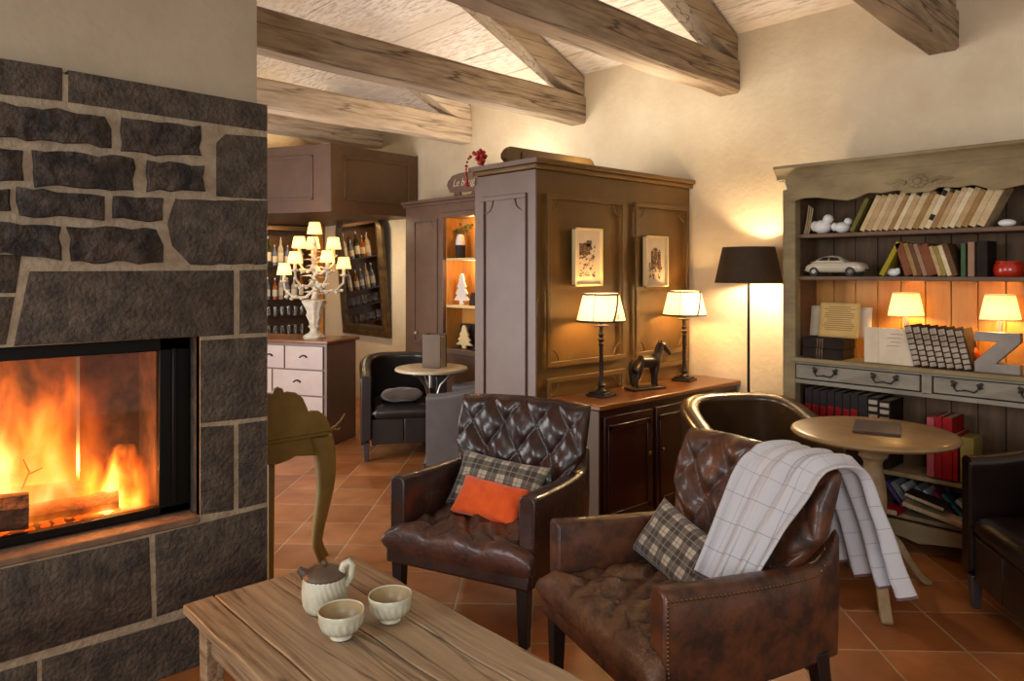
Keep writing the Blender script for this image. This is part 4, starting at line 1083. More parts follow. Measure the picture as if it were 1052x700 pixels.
# cornice and scalloped frieze
b = MB()
prof = [(.02, 2.055), (-.01, 2.06), (-.012, 2.08), (-.03, 2.10), (-.045, 2.118), (-.055, 2.122), (-.055, 2.140), (BD, 2.140), (BD, 2.055)]
b.prism([(x, lb(BYL + .035), z) for x, z in prof], (0, -(BYL - BYR + .07), 0)); b.build('cornice', 'grey_wood', bc, bevel=.004)
fz = [(812,208),(818,206),(826,203.5),(840,203),(856,204.8),(870,206),(880,203.5),(888,199.5),(893,198),(905,198.5),(918,196),(923,195.5),(930,198.5),(945,200),(958,199),(966,195),(972,192.5),(980,194),(988,191.5),(1000,190),(1012,189.5)]
pts = [pxX(px, py, BX - .012) for px, py in fz]
half = [p for p in pts if p[0] > 1.425]
full = half + [(2 * 1.425 - y, z) for y, z in half[::-1]]
poly = [(-.012, lb(BYL - .02), 2.06)] + [(-.012, lb(min(y, BYL - .03)), z) for y, z in full] + [(-.012, lb(BYR + .02), 2.06)]
MB().prism(poly, (.022, 0, 0)).build('scalloped_frieze', 'grey_wood', bc, smooth=False)
b = MB()   # carved rosette with leaves
b.ball((-.014, lb(1.425), 1.985), (.012, .022, .020))
for k in range(9):
    a = 2 * PI * k / 9; b.ball((-.014, lb(1.425) + .036 * math.cos(a), 1.985 + .028 * math.sin(a)), (.008, .017, .012), 8, 6)
for s in (-1, 1):
    b.tube([(-.014, lb(1.425) + s * .06, 1.98), (-.016, lb(1.425) + s * .10, 1.995), (-.016, lb(1.425) + s * .14, 1.985), (-.014, lb(1.425) + s * .17, 1.99)], [.012, .010, .008, .003], 7)
    b.ball((-.014, lb(1.425) + s * .11, 1.968), (.006, .022, .007), 8, 6)
b.build('carved_rosette', 'grey_wood', bc)
ap = [(BYL - .06, .155), (BYL - .06, .045), (1.98, .05), (1.86, .075), (1.72, .065), (1.62, .085), (1.5, .07), (1.425, .055), (1.35, .07), (1.23, .085), (1.13, .065), (.99, .075), (.87, .05), (BYR + .06, .045), (BYR + .06, .155)]
MB().prism([(.0, lb(y), z) for y, z in ap], (.025, 0, 0)).build('plinth_apron', 'grey_wood', bc, smooth=False)

# ---- books and ornaments on its shelves
def cloth(name, c, var=None): 
    if name not in M: M[name] = P(name, c, .75, spec=.25, var=var or tuple(max(0, v - 22) for v in c), scale=14, lo=.4, hi=.7)
    return name
cloth('book_cream', (206, 180, 138), (164, 134, 94)); cloth('book_tan', (160, 124, 76), (122, 90, 52)); cloth('book_buff', (188, 158, 112), (150, 118, 78)); cloth('book_ivory', (220, 202, 164), (186, 162, 120))
cloth('book_green', (112, 104, 46)); cloth('book_olive', (160, 142, 36)); cloth('book_russet', (128, 78, 50)); cloth('book_brown', (104, 74, 48)); cloth('book_black', (40, 27, 19)); cloth('book_pink', (156, 124, 98))
cloth('book_darkgreen', (72, 96, 66)); cloth('book_red', (152, 22, 26)); cloth('book_rose', (176, 84, 92)); cloth('book_gold', (150, 132, 70)); cloth('book_navy', (46, 39, 37)); cloth('book_purple', (92, 66, 120)); cloth('book_teal', (62, 116, 128)); cloth('book_white', (198, 196, 188)); cloth('book_grey', (130, 132, 130)); cloth('book_magenta', (140, 40, 72)); cloth('book_blue', (46, 56, 96))
cloth('book_silver', (176, 162, 142), (110, 90, 72)); cloth('book_blackred', (60, 38, 23))
def book(name, label, y, z, t, h, d, mat, lean=0, x=None, group=None, bands=None, rise=None):
    """upright book, spine to the room; y = its lower corner on the leaning side"""
    x = BX + .055 if x is None else x
    b = MB(); s = 0 if lean >= 0 else -t
    def bx(x0, x1, y0, y1, z0, z1, mi): b.box(((x0 + x1) / 2, s + (y0 + y1) / 2, (z0 + z1) / 2), (x1 - x0, y1 - y0, z1 - z0), mi=mi)
    cv = min(.003, t * .12)
    bx(0, d, 0, cv, 0, h, 0); bx(0, d, t - cv, t, 0, h, 0); bx(-.002, .003, .0005, t - .0005, 0, h, 0)
    bx(.003, d - .004, cv, t - cv, .003, h - .004, 1)
    for (z0, z1, mi) in (bands or []): bx(-.0045, .003, t * .12, t * .92, z0 * h, z1 * h, mi)
    mats = [mat, 'pages', 'label', 'book_red', 'book_navy', 'book_silver', 'gilt']
    o = b.build(name, mats, smooth=False, bevel=.001)
    o.location = (x, y, z + .0008); o.rotation_euler = (R(lean), 0, 0)
    return tag(o, label, 'book', group)
ORD = ['first', 'second', 'third', 'fourth', 'fifth', 'sixth', 'seventh', 'eighth', 'ninth', 'tenth', 'eleventh', 'twelfth', 'thirteenth', 'fourteenth', 'fifteenth', 'sixteenth', 'seventeenth', 'eighteenth', 'nineteenth', 'twentieth', 'twenty-first', 'twenty-second']
G1 = 'leaning books on the top shelf'
rd = random.Random(11)
y = 1.795
book('book', 'dark green book leaning on the top shelf beside the white bird figures', y - .005, SH1, .024, .205, .15, 'book_green', 26, group=G1)
y -= .034
seq = ['book_cream', 'book_buff', 'book_cream', 'book_buff', 'book_cream', 'book_tan', 'book_ivory', 'book_buff', 'book_cream', 'book_tan', 'book_cream', 'BAND', 'book_tan', 'book_buff', 'book_cream', 'book_ivory', 'book_buff', 'book_tan', 'book_cream', 'LAST']
COLN = {'book_cream': 'cream', 'book_buff': 'buff', 'book_tan': 'tan', 'book_ivory': 'ivory'}
for k, c in enumerate(seq):
    t_ = rd.uniform(.023, .032); h_ = rd.uniform(.196, .232); a_ = 26
    y -= (.036 if c == 'LAST' else .028 if c == 'BAND' else t_) / math.cos(R(a_)) * 1.01
    if c == 'BAND': book('book', 'ivory book with blue bands on its spine, leaning on the top shelf', y, SH1, .028, .232, .15, 'book_ivory', a_, group=G1, bands=[(.20, .34, 4), (.80, .93, 4)])
    elif c == 'LAST': book('book', 'thick cream book ending the leaning row on the top shelf, by the dark twigs', y, SH1, .036, .222, .15, 'book_cream', a_, group=G1)
    else: book('book', '%s old book, %s to the right of the dark green one on the top shelf' % (COLN[c], ORD[k]), y, SH1, t_, h_, .15, c, a_, group=G1)
yr = y
# second shelf
G2 = 'books on the second shelf'
book('book', 'mustard yellow book leaning right beside the model car', 1.625, SH2, .026, .205, .15, 'book_olive', 27, group=G2)
seq2 = [('book_russet', .040, .185, 'thick russet book starting the left-leaning row on the second shelf'), ('book_tan', .024, .185, 'tan book leaning left next to the thick russet book'), ('book_brown', .022, .182, 'dark brown book leaning left before the pinkish spine on the second shelf'),
        ('book_pink', .022, .180, 'book with a pinkish spine leaning left on the second shelf'), ('book_russet', .046, .172, 'wide russet book leaning left right of the pinkish spine'), ('book_buff', .020, .165, 'buff book leaning left, first after the wide russet book'),
        ('book_gold', .022, .165, 'mustard brown book leaning left on the second shelf'), ('book_ivory', .022, .168, 'pale mottled spine leaning left on the second shelf'), ('book_brown', .026, .175, 'brown book ending the left-leaning row, beside the green book')]
y = 1.512
for c, t_, h_, lab in seq2:
    a_ = -17
    book('book', lab, y, SH2, t_, h_, .15, c, a_, group=G2)
    y -= t_ / math.cos(R(a_)) * 1.02
for c, t_, h_, lab in (('book_darkgreen', .022, .172, 'thin green book standing nearly upright on the second shelf'), ('book_pink', .030, .178, 'pinkish grey book standing upright on the second shelf'), ('book_black', .048, .182, 'thick black book standing beside the red pot')):
    y -= t_ + .010; book('book', lab, y, SH2, t_, h_, .16, c, .01, group=G2)
ypot = y - .075
# encyclopaedias on the counter, leaning left
G3 = 'brown encyclopaedia volumes on the counter'
bands = [(.83, .97, 5), (.69, .80, 5), (.56, .66, 5), (.42, .53, 5), (.29, .39, 5), (.16, .26, 5), (.03, .13, 5)]  # pale bands put spine highlights into the colour; inset leaves shaded gaps
y = 1.455
for k in range(7):
    lab = ['first brown volume with pale spine bands, leaning by the open booklets', 'second', 'third', 'middle', 'fifth', 'sixth', 'last'][k]
    if 0 < k < 6: lab = '%s brown volume with pale spine bands in the leaning row of seven' % lab
    if k == 6: lab = 'last brown volume with pale spine bands, nearest the big letter'
    book('book', lab, y, CTR, .0385, .222 - .0015 * k, .16, 'book_blackred', -13, x=BX + .02, group=G3, bands=bands)
    y -= .0385 / math.cos(R(13)) * 1.015
# two old dark books lying flat under the papers
for k, lab in ((0, 'dark old leather book lying flat on the counter, lower of two'), (1, 'dark old leather book lying flat on the other beneath the papers')):
    b = MB(); b.box((0, 0, .0295), (.17, .235, .059), mi=0); b.box((0, .1165, .0295), (.155, .004, .050), mi=1)
    for yy in (-.03, -.015, .0): b.box((-.0855, yy + .03, .0295), (.003, .006, .058), mi=6)
    o = b.build('book', ['book_black', 'pages', 'label', 'book_red', 'book_navy', 'book_silver', 'gilt'], bevel=.003); o.location = (BX + .10, 1.955 - .004 * k, CTR + .001 + .0605 * k); tag(o, lab, 'book', 'old books under the papers')
def sheet_obj(name, label, w_, h_, loc, tilt, rz, mat, lines=0, th=.002, cat='paper', bend=.0):
    t = MB(); n = 8
    g = []
    for j in range(n + 1): g.append([(bend * math.sin(PI * i / n), (i / n - .5) * -w_, j / n * h_) for i in range(n + 1)])
    t.sheet(g); t.mi = [0] * len(t.f)
    rd2 = random.Random(hash(label) % 1000 if False else len(label))
    for k in range(lines):
        z = h_ * (.88 - .72 * k / max(1, lines)); ww = w_ * rd2.uniform(.5, .78)
        t.box((-.0024, 0, z), (.0008, ww, h_ * .010), mi=1)
    o = t.build(name, [mat, 'ink'], smooth=True, angle=40, solid=0)
    if not lines: 
        sm = o.modifiers.new('thickness', 'SOLIDIFY'); sm.thickness = th
    else:
        sm = o.modifiers.new('thickness', 'SOLIDIFY'); sm.thickness = th; sm.offset = 1
    o.location = loc; o.rotation_euler = (0, R(tilt), rz)
    return tag(o, label, cat)
M['ink'] = P('faded_brown_ink', (150, 116, 74), .9)
sheet_obj('paper_sheet', 'white paper sheet standing behind the yellowed one on the bookcase counter', .36, .182, (BX + .135, 1.905, CTR + .124), 8, 0, 'paper')
sheet_obj('paper_sheet', 'yellowed printed page propped on the two dark old books', .235, .205, (BX + .095, 1.895, CTR + .1235), 9, 0, 'paper_y', 12)
bk = thing('booklet', 'open pale booklet standing upright in front of the pleated lamp', 'booklet', (BX + .045, 1.665, CTR + .001), 0)
for (y0, w_, a, mat, ln) in ((.06, .12, R(-28), 'paper', 0), (.025, .115, R(-52), 'paper', 0), (-.02, .205, R(10), 'paper', 4)):
    s2 = MB(); h_ = .195
    tl = math.tan(R(9))
    c, s = math.cos(a), math.sin(a)
    yy0, yy1 = (y0, y0 - w_ * c); x1 = -w_ * s * (-1 if False else 1)
    base = [(0, y0, 0), (x1 * .5, yy1, 0)]
    s2.prism([(0, y0, 0), (x1 * .3, yy1, 0), (x1 * .3 + h_ * tl, yy1 + .012, h_), (h_ * tl, y0 + .012, h_)], (.006, 0, 0), mi=0)
    for k in range(ln): s2.box((x1 * .15 + tl * h_ * (.84 - .1 * k) - .001, (y0 + yy1) / 2 + .012, h_ * (.84 - .11 * k)), (.001, w_ * (.5 if k % 2 else .34), .003), rotm('Y', R(9)), mi=1)
    s2.build('page', [mat, 'ink'], bk, smooth=False)

def shelf_lamp(label, loc, rz):
    t = thing('shelf_lamp', label, 'table lamp', loc, rz, 'pleated lamps on the bookcase counter')
    b = MB(); b.lathe([(.045, 0), (.045, .008), (.018, .016), (.010, .03), (.012, .06), (.007, .10), (.008, .165), (.014, .215), (.014, .262), (0, .262)], 18); b.build('stem', 'white_paint', t)
    bulb(t, (0, 0, .302), (.022, .022, .032), 2.2, (1, .60, .20))
    sh = cone_shade(MB(), .089, .064, .262, .392, 56, pleat=.05).build('shade', 'shade_yellow', t, angle=20)
    MB().lathe([(.088, .261), (.0925, .261), (.0915, .266), (.088, .266)], 40, cap=False).build('shade_rim', 'linen', sh); MB().lathe([(.063, .388), (.0675, .388), (.0665, .393), (.063, .393)], 40, cap=False).build('shade_rim', 'linen', sh)
shelf_lamp('pleated lamp standing behind the open booklet on the bookcase counter', (BX + .19, 1.555, CTR), 0)
shelf_lamp('pleated lamp standing behind the big letter on the bookcase counter', (BX + .19, 1.10, CTR), 1)
# letter Z
zt = MB(); zw, zh, zd = .20, .205, .055
zp = [(0, 0), (zw, 0), (zw, .048), (.095, .048), (zw, .160), (zw, zh), (0, zh), (0, .158), (.105, .158), (0, .052)]
o = zt.prism([(0, -x, z) for x, z in zp], (zd, 0, 0)).build('letter_ornament', 'zgrey', smooth=False, bevel=.004); o.location = (BX + .03, 1.175, CTR + .001)
tag(o, 'big grey letter Z standing on the bookcase counter', 'letter')
o = MB().ball((0, 0, 0), (.062, .062, .062), 24, 16).build('round_vase', 'orange_gloss'); o.location = (BX + .15, 1.235, CTR + .0615); tag(o, 'orange glazed round vase behind the leaning brown volumes', 'vase')
b = MB(); b.lathe([(.0, 0), (.055, 0), (.064, .008), (.068, .03), (.066, .055), (.058, .068), (.06, .078), (.052, .078), (.05, .06), (0, .055)], 30); o = b.build('red_pot', 'red_gloss'); o.location = (BX + .12, ypot, SH2 + .001); tag(o, 'glossy red pot at the end of the second shelf', 'pot')

# model car, nose to the right
mc = thing('model_car', 'cream model of a rounded vintage coupe on the second shelf', 'model car', (BX + .085, 1.90, SH2 + .001), R(0))
def car():
    # side outline (length along -Y); stations with half width, low z, high z
    st = [(-.172, .030, .030, .048), (-.165, .048, .024, .060), (-.150, .058, .020, .070), (-.12, .064, .018, .080), (-.08, .067, .018, .084), (-.04, .067, .018, .084), (0, .067, .018, .084), (.05, .067, .018, .084), (.09, .066, .018, .084), (.12, .065, .018, .083), (.145, .060, .020, .078), (.162, .052, .024, .068), (.172, .036, .030, .052)]
    rings = []
    for y, hw, z0, z1 in st:
        ring = []
        for k in range(20):
            a = 2 * PI * k / 20; e = .55
            ring.append((hw * math.copysign(abs(math.cos(a)) ** e, math.cos(a)), -y, (z0 + z1) / 2 + (z1 - z0) / 2 * math.copysign(abs(math.sin(a)) ** e, math.sin(a))))
        rings.append(ring)
    return MB().loft(rings)
car().build('body', 'cream_car', mc, angle=180)
def cabin(sc, mat, nm, par):
    st = [(-.140, .040, .082, .001), (-.115, .046, .091, .006), (-.085, .050, .106, .014), (-.05, .050, .117, .02), (-.01, .050, .120, .02), (.025, .050, .114, .016), (.05, .050, .098, .008), (.068, .046, .083, .001)]
    rings = []
    for y, hw, zt_, q in st:
        rings.append([(-hw * 1.08 * sc, -y, .078), (hw * 1.08 * sc, -y, .078), (hw * sc, -y, (zt_ + .078) / 2), (hw * .78 * sc, -y, zt_ - .003), (0, -y, zt_), (-hw * .78 * sc, -y, zt_ - .003), (-hw * sc, -y, (zt_ + .078) / 2)])
    return MB().loft(rings).build(nm, mat, par, angle=180)
cb_ = cabin(1, 'cream_car', 'cabin', mc)
b = MB()
for s in (-1,):
    b.prism([(s * .0545, .085, .090), (s * .0545, .026, .090), (s * .0480, .024, .110), (s * .0480, .052, .110)], (s * .002, 0, 0)); b.prism([(s * .0545, .020, .090), (s * .0545, -.046, .090), (s * .0490, -.028, .107), (s * .0480, .016, .111)], (s * .002, 0, 0))
b.build('window_glass', 'car_glass', mc, smooth=False)
for y in (-.105, .105):
    for s in (-1, 1):
        wl = MB(); wl.tube([(s * .050, y, .026), (s * .069, y, .026)], .0265, 24); wo = wl.build('wheel', 'tyre', mc, angle=50)
        hb = MB(); hb.tube([(s * .068, y, .026), (s * .0715, y, .026)], [.0165, .013], 18); hb.build('hubcap', 'chrome', wo)
b = MB(); b.box((0, -.174, .034), (.08, .006, .008)).box((0, .174, .034), (.08, .006, .008)).build('bumper', 'chrome', mc, bevel=.002)

# little figures on the top shelf
def bird(label, loc, rz, sc, mat='white'):
    t = thing('bird_figure', label, 'figurine', loc, rz)
    b = MB(); b.ball((0, 0, .030 * sc), (.042 * sc, .034 * sc, .031 * sc), 18, 12); b.ball((-.030 * sc, 0, .062 * sc), .022 * sc, 14, 10); b.ball((.038 * sc, 0, .034 * sc), (.020 * sc, .022 * sc, .024 * sc), 12, 8)
    b.build('body', mat, t, angle=180)
    b = MB(); b.tube([(-.048 * sc, 0, .062 * sc), (-.060 * sc, 0, .058 * sc)], [.006 * sc, .001], 6); b.build('beak', 'paper_y', t)
bird('larger white bird figure on the top shelf', (BX + .09, 1.985, SH1 + .001), R(75), 1.35)
bird('smaller grey-white bird figure beside the dark green book', (BX + .09, 1.868, SH1 + .001), R(120), 1.05)
b = MB(); b.ball((0, 0, .022), (.018, .036, .022)); b.ball((0, -.022, .034), (.010, .014, .012)); o = b.build('shell_ornament', 'white'); o.location = (BX + .09, 1.585, SH2 + .001); tag(o, 'small white shell ornament between the mustard and russet books', 'ornament')
b = MB(); b.ball((0, 0, .018), (.024, .040, .019), 16, 10); o = b.build('white_stone', 'white'); o.location = (BX + .09, 1.045, SH1 + .001); tag(o, 'white oval stone at the right end of the top shelf', 'stone')
b = MB()
for k in range(7):
    a = k * .9; b.tube([(0, 0, .0), (.02 * math.cos(a), -.02 + .02 * math.sin(a), .05), (.05 * math.cos(a), -.03 + .06 * math.sin(a), .09 + .012 * k)], [.004, .003, .0015], 5)
b.ball((0, 0, .012), (.022, .022, .013)); o = b.build('twig_bundle', 'iron'); o.location = (BX + .10, .965, SH1 + .001); tag(o, 'dark twig arrangement at the right end of the top shelf', 'twigs')
b = MB(); 
for k in range(3): b.tube([(0, -.012 * k, 0), (.01, -.012 * k - .012, .09), (.012, -.012 * k - .022, .175 - .01 * k)], [.006, .005, .004], 7)
o = b.build('driftwood_stick', 'cream_wood'); o.location = (BX + .075, 2.088, SH1 + .001); tag(o, 'pale sticks leaning in the corner of the top shelf', 'sticks')

# lower compartment
G4 = 'black books with red bands under the drawers'
y = 2.075
for k in range(7):
    t_ = .043; y -= t_ + .002
    book('book', ('black book with red lower band, %s from the left under the drawers' % ORD[k]) if k else 'black book with red lower band at the left end under the drawers', y, .412, t_, .395 - .004 * (k % 3), .19, 'book_navy', .01, x=BX + .05, group=G4, bands=[(.48, .77, 3), (.52, .54, 6), (.70, .71, 6)])
y -= .052; book('book', 'wide plain black book right of the red-banded row', y, .412, .05, .39, .19, 'book_navy', .01, x=BX + .05)
sb_ = [(.70, .75, 5), (.80, .86, 5), (.90, .96, 5), (.2, .26, 5)]
y -= .060; book('book', 'black book with silver bands, left one of the pair under the drawers', y, .412, .058, .385, .19, 'book_black', .01, x=BX + .05, group='silver banded books', bands=sb_)
y -= .062; book('book', 'black book with silver bands, right one of the pair under the drawers', y, .412, .060, .375, .19, 'book_black', .01, x=BX + .05, group='silver banded books', bands=sb_)
G5 = 'red books under the drawers'
y = 1.405
for c, t_, h_, lab in (('book_rose', .036, .315, 'rose red book beside the silver-banded black book'), ('book_red', .034, .325, 'red book with a white title, second of the red group'), ('book_red', .046, .325, 'thick plain red book in the middle of the red group'), ('book_red', .022, .245, 'low narrow red book beside the gold box')):
    y -= t_ + .003; book('book', lab, y, .412, t_, h_, .19, c, .01, x=BX + .05, group=G5, bands=[(.55, .8, 2)] if h_ > .3 and t_ < .04 else None)
bx_ = MB(); bx_.box((.075, 0, .118), (.15, .062, .235)); o = bx_.build('gold_box', 'book_gold', bevel=.003); o.location = (BX + .05, y - .042, .412); tag(o, 'olive gold box standing beside the red books', 'box')
b = MB(); b.box((0, 0, .0), (.02, .035, .46), rotm('X', R(52))); o = b.build('wooden_slat', 'cream_wood', bevel=.003); o.location = (BX + .10, .93, .565); tag(o, 'pale wooden slat leaning in the lower bookcase compartment', 'wooden slat')
b = MB()
for k in range(3): b.box((0, random.uniform(-.01, .01), .008 + .016 * k), (.13, .16, .015), mi=0)
o = b.build('paper_stack', ['paper'], smooth=False); o.location = (BX + .10, 1.12, .4125); tag(o, 'small stack of pale papers lying below the gold box', 'papers')
# jumbled paperbacks on the lowest shelf
G6 = 'paperbacks on the lowest shelf'
for k, (yy, t_, h_, a_, c, lab) in enumerate([(1.545, .018, .16, -38, 'book_purple', 'purple paperback leaning left behind the table pedestal'), (1.51, .03, .165, -38, 'book_grey', 'grey paperback leaning left on the lowest shelf'), (1.45, .022, .165, -40, 'book_white', 'pale paperback leaning left beside the pedestal'),
     (1.375, .030, .17, -44, 'book_grey', 'grey-green paperback leaning over the black one'), (1.33, .014, .165, -43, 'book_white', 'thin white paperback leaning left on the lowest shelf'), (1.28, .018, .17, -44, 'book_magenta', 'dark pink paperback leaning left on the lowest shelf'),
     (1.235, .018, .165, -45, 'book_teal', 'teal paperback leaning left on the lowest shelf'), (1.175, .020, .15, -48, 'book_white', 'white paperback at the right end of the lowest shelf')]):
    book('book', lab, yy, .1885, t_, h_, .13, c, a_, x=BX + .11, group=G6)
def flat_book(label, loc, d, tilt, mat, rz=0, bands=0):
    b = MB(); b.box((0, 0, d[2] / 2), d, mi=0); b.box((-.002, 0, d[2] / 2), (d[0], d[1] - .006, d[2] - .006), mi=1)
    if bands: b.box((-d[0] / 2 - .0005, 0, d[2] / 2), (.002, d[1] * .6, d[2] * .5), mi=2)
    o = b.build('book', [mat, 'pages', 'label'], smooth=False, bevel=.001); o.location = loc; o.rotation_euler = (R(tilt), 0, rz)
    return tag(o, label, 'book', G6)
flat_book('black paperback with white title lying tilted across the others', (BX + .055, 1.40, .275), (.12, .20, .022), 12, 'book_black', 0, 1)
flat_book('thick pale book lying tilted at the front of the lowest shelf', (BX + .045, 1.36, .215), (.10, .30, .022), 10, 'book_cream')
flat_book('red and white paperback lying flat at the left of the lowest shelf', (BX + .05, 1.60, .177), (.11, .14, .030), 0, 'book_red', 0, 1)
# ------------------------------------------------------------------ glazed niche cabinet behind the partition
NX, NY0, NY1, NZ = 4.28, 4.20, 6.25, 2.20
nc = thing('niche_cabinet', 'taupe cabinet with a lit open niche, behind the panelled cupboard', 'cabinet', (NX, 5.3, 0))
def ly(y): return y - 5.3
NO0, NO1, NB, NTOP = 5.12, 5.60, .78, 2.02      # the niche opening
b = MB(); D_ = WALLX - .004 - NX
b.box((D_ / 2, ly((NO1 + NY1) / 2), NZ / 2), (D_, NY1 - NO1, NZ)).box((D_ / 2, ly((NY0 + NO0) / 2), NZ / 2), (D_, NO0 - NY0, NZ)).box((D_ / 2, ly((NO0 + NO1) / 2), NB / 2), (D_, NO1 - NO0, NB)).box((D_ / 2, ly((NO0 + NO1) / 2), (NTOP + NZ) / 2), (D_, NO1 - NO0, NZ - NTOP))
b.build('carcass', 'taupe', nc, smooth=False)
b = MB(); pframe(b, 'x', ly(5.71), ly(6.10), .80, 2.02, 0, -1, .022, .012); b.box((-.003, ly(5.905), 1.41), (.004, .34, 1.16)); d_ = b.build('door', 'taupe', nc, bevel=.003)
MB().ball((-.025, ly(6.04), .90), .017).build('knob', 'white_paint', d_)
b = MB(); pframe(b, 'x', ly(5.72), ly(6.13), .10, .72, 0, -1, .022, .012); b.build('lower_door', 'taupe', nc, bevel=.003)
b = MB(); b.box((-.012, ly((NO0 + NO1) / 2), NTOP + .02), (.024, NO1 - NO0 + .10, .05)).box((-.012, ly(NO1 + .025), (NB + NTOP) / 2), (.024, .05, NTOP - NB)).box((-.012, ly(NO0 - .025), (NB + NTOP) / 2), (.024, .05, NTOP - NB)).box((-.012, ly((NO0 + NO1) / 2), NB - .02), (.024, NO1 - NO0 + .1, .05)); b.build('niche_frame', 'taupe', nc, bevel=.004)
b = MB(); b.box((.21, ly((NO0 + NO1) / 2), (NB + NTOP) / 2), (.01, NO1 - NO0, NTOP - NB)); b.box((D_ / 2, ly(NO1 - .004), (NB + NTOP) / 2), (D_ - .03, .006, NTOP - NB)).box((D_ / 2, ly(NO0 + .004), (NB + NTOP) / 2), (D_ - .03, .006, NTOP - NB)); b.build('niche_lining', 'niche_orange', nc, smooth=False) if False else b.build('niche_lining', 'pine', nc, smooth=False)
NS = (1.635, 1.19)
for z in NS: MB().box((.105, ly((NO0 + NO1) / 2), z - .011), (.19, NO1 - NO0 - .02, .022)).build('shelf', 'linen', nc, bevel=.002)
b = MB(); b.box((D_ / 2 - .02, ly((NY0 + NY1) / 2), NZ - .004), (D_ + .04, NY1 - NY0 + .06, .03)); b.box((D_ / 2 - .012, ly((NY0 + NY1) / 2), NZ - .035), (D_ + .024, NY1 - NY0 + .03, .03)); b.build('cornice', 'taupe', nc, bevel=.006)
light('niche_light', 'POINT', (NX + .10, 5.28, 1.585), 2.2, WARM2, .02)
light('niche_light_top', 'POINT', (NX + .10, 5.33, 1.97), 1.0, WARM, .02)
# ornaments in the niche
v = thing('vase', 'black and white vase holding a dry sprig in the top of the lit niche', 'vase', (NX + .10, 5.485, NS[0] + .001))
b = MB(); b.lathe([(.0, 0), (.042, 0), (.046, .01), (.048, .12), (.044, .125)], 20); b.build('dark_body', 'dark_print', v)
b = MB(); b.lathe([(.046, .122), (.045, .16), (.034, .205), (.026, .225), (.02, .225), (0, .15)], 20); b.build('white_neck', 'white', v)
b = MB()
rdv = random.Random(4)
for k in range(9):
    a = rdv.uniform(0, 6.28); l_ = rdv.uniform(.06, .14); e = (l_ * math.cos(a) * .8, l_ * math.sin(a), .22 + rdv.uniform(.0, .11))
    b.tube([(0, 0, .17), (e[0] * .4, e[1] * .4, .26), e], .003, 5)
    for m_ in range(4): b.ball((e[0] * (.5 + m_ * .17), e[1] * (.5 + m_ * .17), e[2] + .012 * (m_ % 2)), (.016, .010, .006), 6, 4, rotm('Z', a + m_))
b.build('sprig', 'leaf', v)
def fir(name, label, loc, w_, h_, mat, th=.02, rz=0):
    pr = []; n = 4
    left = [(-.12, 0)]
    for k in range(n):
        z0 = .14 + .86 * k / n; ww = .5 * (1 - k / n) ** .8
        left += [(-ww, z0), (-ww * .52, z0 + .86 / n * .85)]
    left = [(-.12, 0), (-.12, .14)] + left[1:]
    pts = left + [(0, 1)] + [(-x, z) for x, z in left[::-1]]
    o = MB().prism([(0, x * w_, z * h_) for x, z in pts], (th, 0, 0)).build(name, mat, bevel=.003, smooth=False); o.location = loc; o.rotation_euler = (0, 0, rz)
    return tag(o, label, 'tree ornament')
fir('fir_ornament', 'white cut-out fir tree ornament on the middle niche shelf', (NX + .10, 5.475, NS[1] + .001), .23, .30, 'white')
b = MB(); b.box((0, 0, .025), (.06, .075, .05)).box((0, 0, .075), (.05, .06, .05)).box((0, 0, .11), (.03, .05, .02)); o = b.build('lantern', ['dark_print'], bevel=.003); o.location = (NX + .12, 5.31, NS[1] + .001); tag(o, 'small dark lantern beside the white fir tree ornament', 'lantern')
MB_ = MB(); MB_.box((0, 0, .115), (.012, .30, .23)); o = MB_.build('picture_board', 'dark_print', bevel=.002); o.location = (NX + .14, 5.42, NB + .003); o.rotation_euler = (0, R(8), 0); tag(o, 'dark picture board standing at the bottom of the lit niche', 'picture')
fir('fir_ornament', 'pale fir tree ornament in front of the dark board at the niche bottom', (NX + .07, 5.40, NB + .0055), .24, .22, 'linen')

# hanging sign on top of it
sg = thing('bistro_sign', 'brown scalloped wooden sign with white handwriting on top of the niche cabinet', 'sign', (NX + .02, 5.31, NZ + .012))
sp_ = [(-.26, .075), (-.235, .045), (-.10, .04), (0, .035), (.10, .04), (.235, .045), (.26, .075), (.285, .115), (.27, .155), (.235, .175), (.21, .20), (.10, .215), (0, .22), (-.10, .215), (-.21, .20), (-.235, .175), (-.27, .155), (-.285, .115)]
MB().prism([(0, y, z) for y, z in sp_], (.022, 0, 0)).build('board', 'taupe', sg, bevel=.004)
for s in (-1, 1): MB().box((.011, s * .13, .022), (.02, .09, .045)).build('foot', 'taupe', sg)
tx = bpy.data.curves.new('lettering', 'FONT'); tx.body = 'Le boug'; tx.size = .098; tx.shear = .35; tx.extrude = .001; tx.align_x = 'LEFT'; tx.offset = -.001
to = bpy.data.objects.new('lettering', tx); COL.objects.link(to); to.parent = sg; tx.materials.append(M['white_paint'])
to.location = (-.003, .19, .095); to.rotation_euler = (R(90), 0, R(-90))
lme = bpy.data.meshes.new_from_object(to.evaluated_get(bpy.context.evaluated_depsgraph_get()))
lo_ = bpy.data.objects.new('lettering', lme); COL.objects.link(lo_); lo_.parent = sg; lo_.location = to.location; lo_.rotation_euler = to.rotation_euler
bpy.data.objects.remove(to); lo_.name = 'lettering'

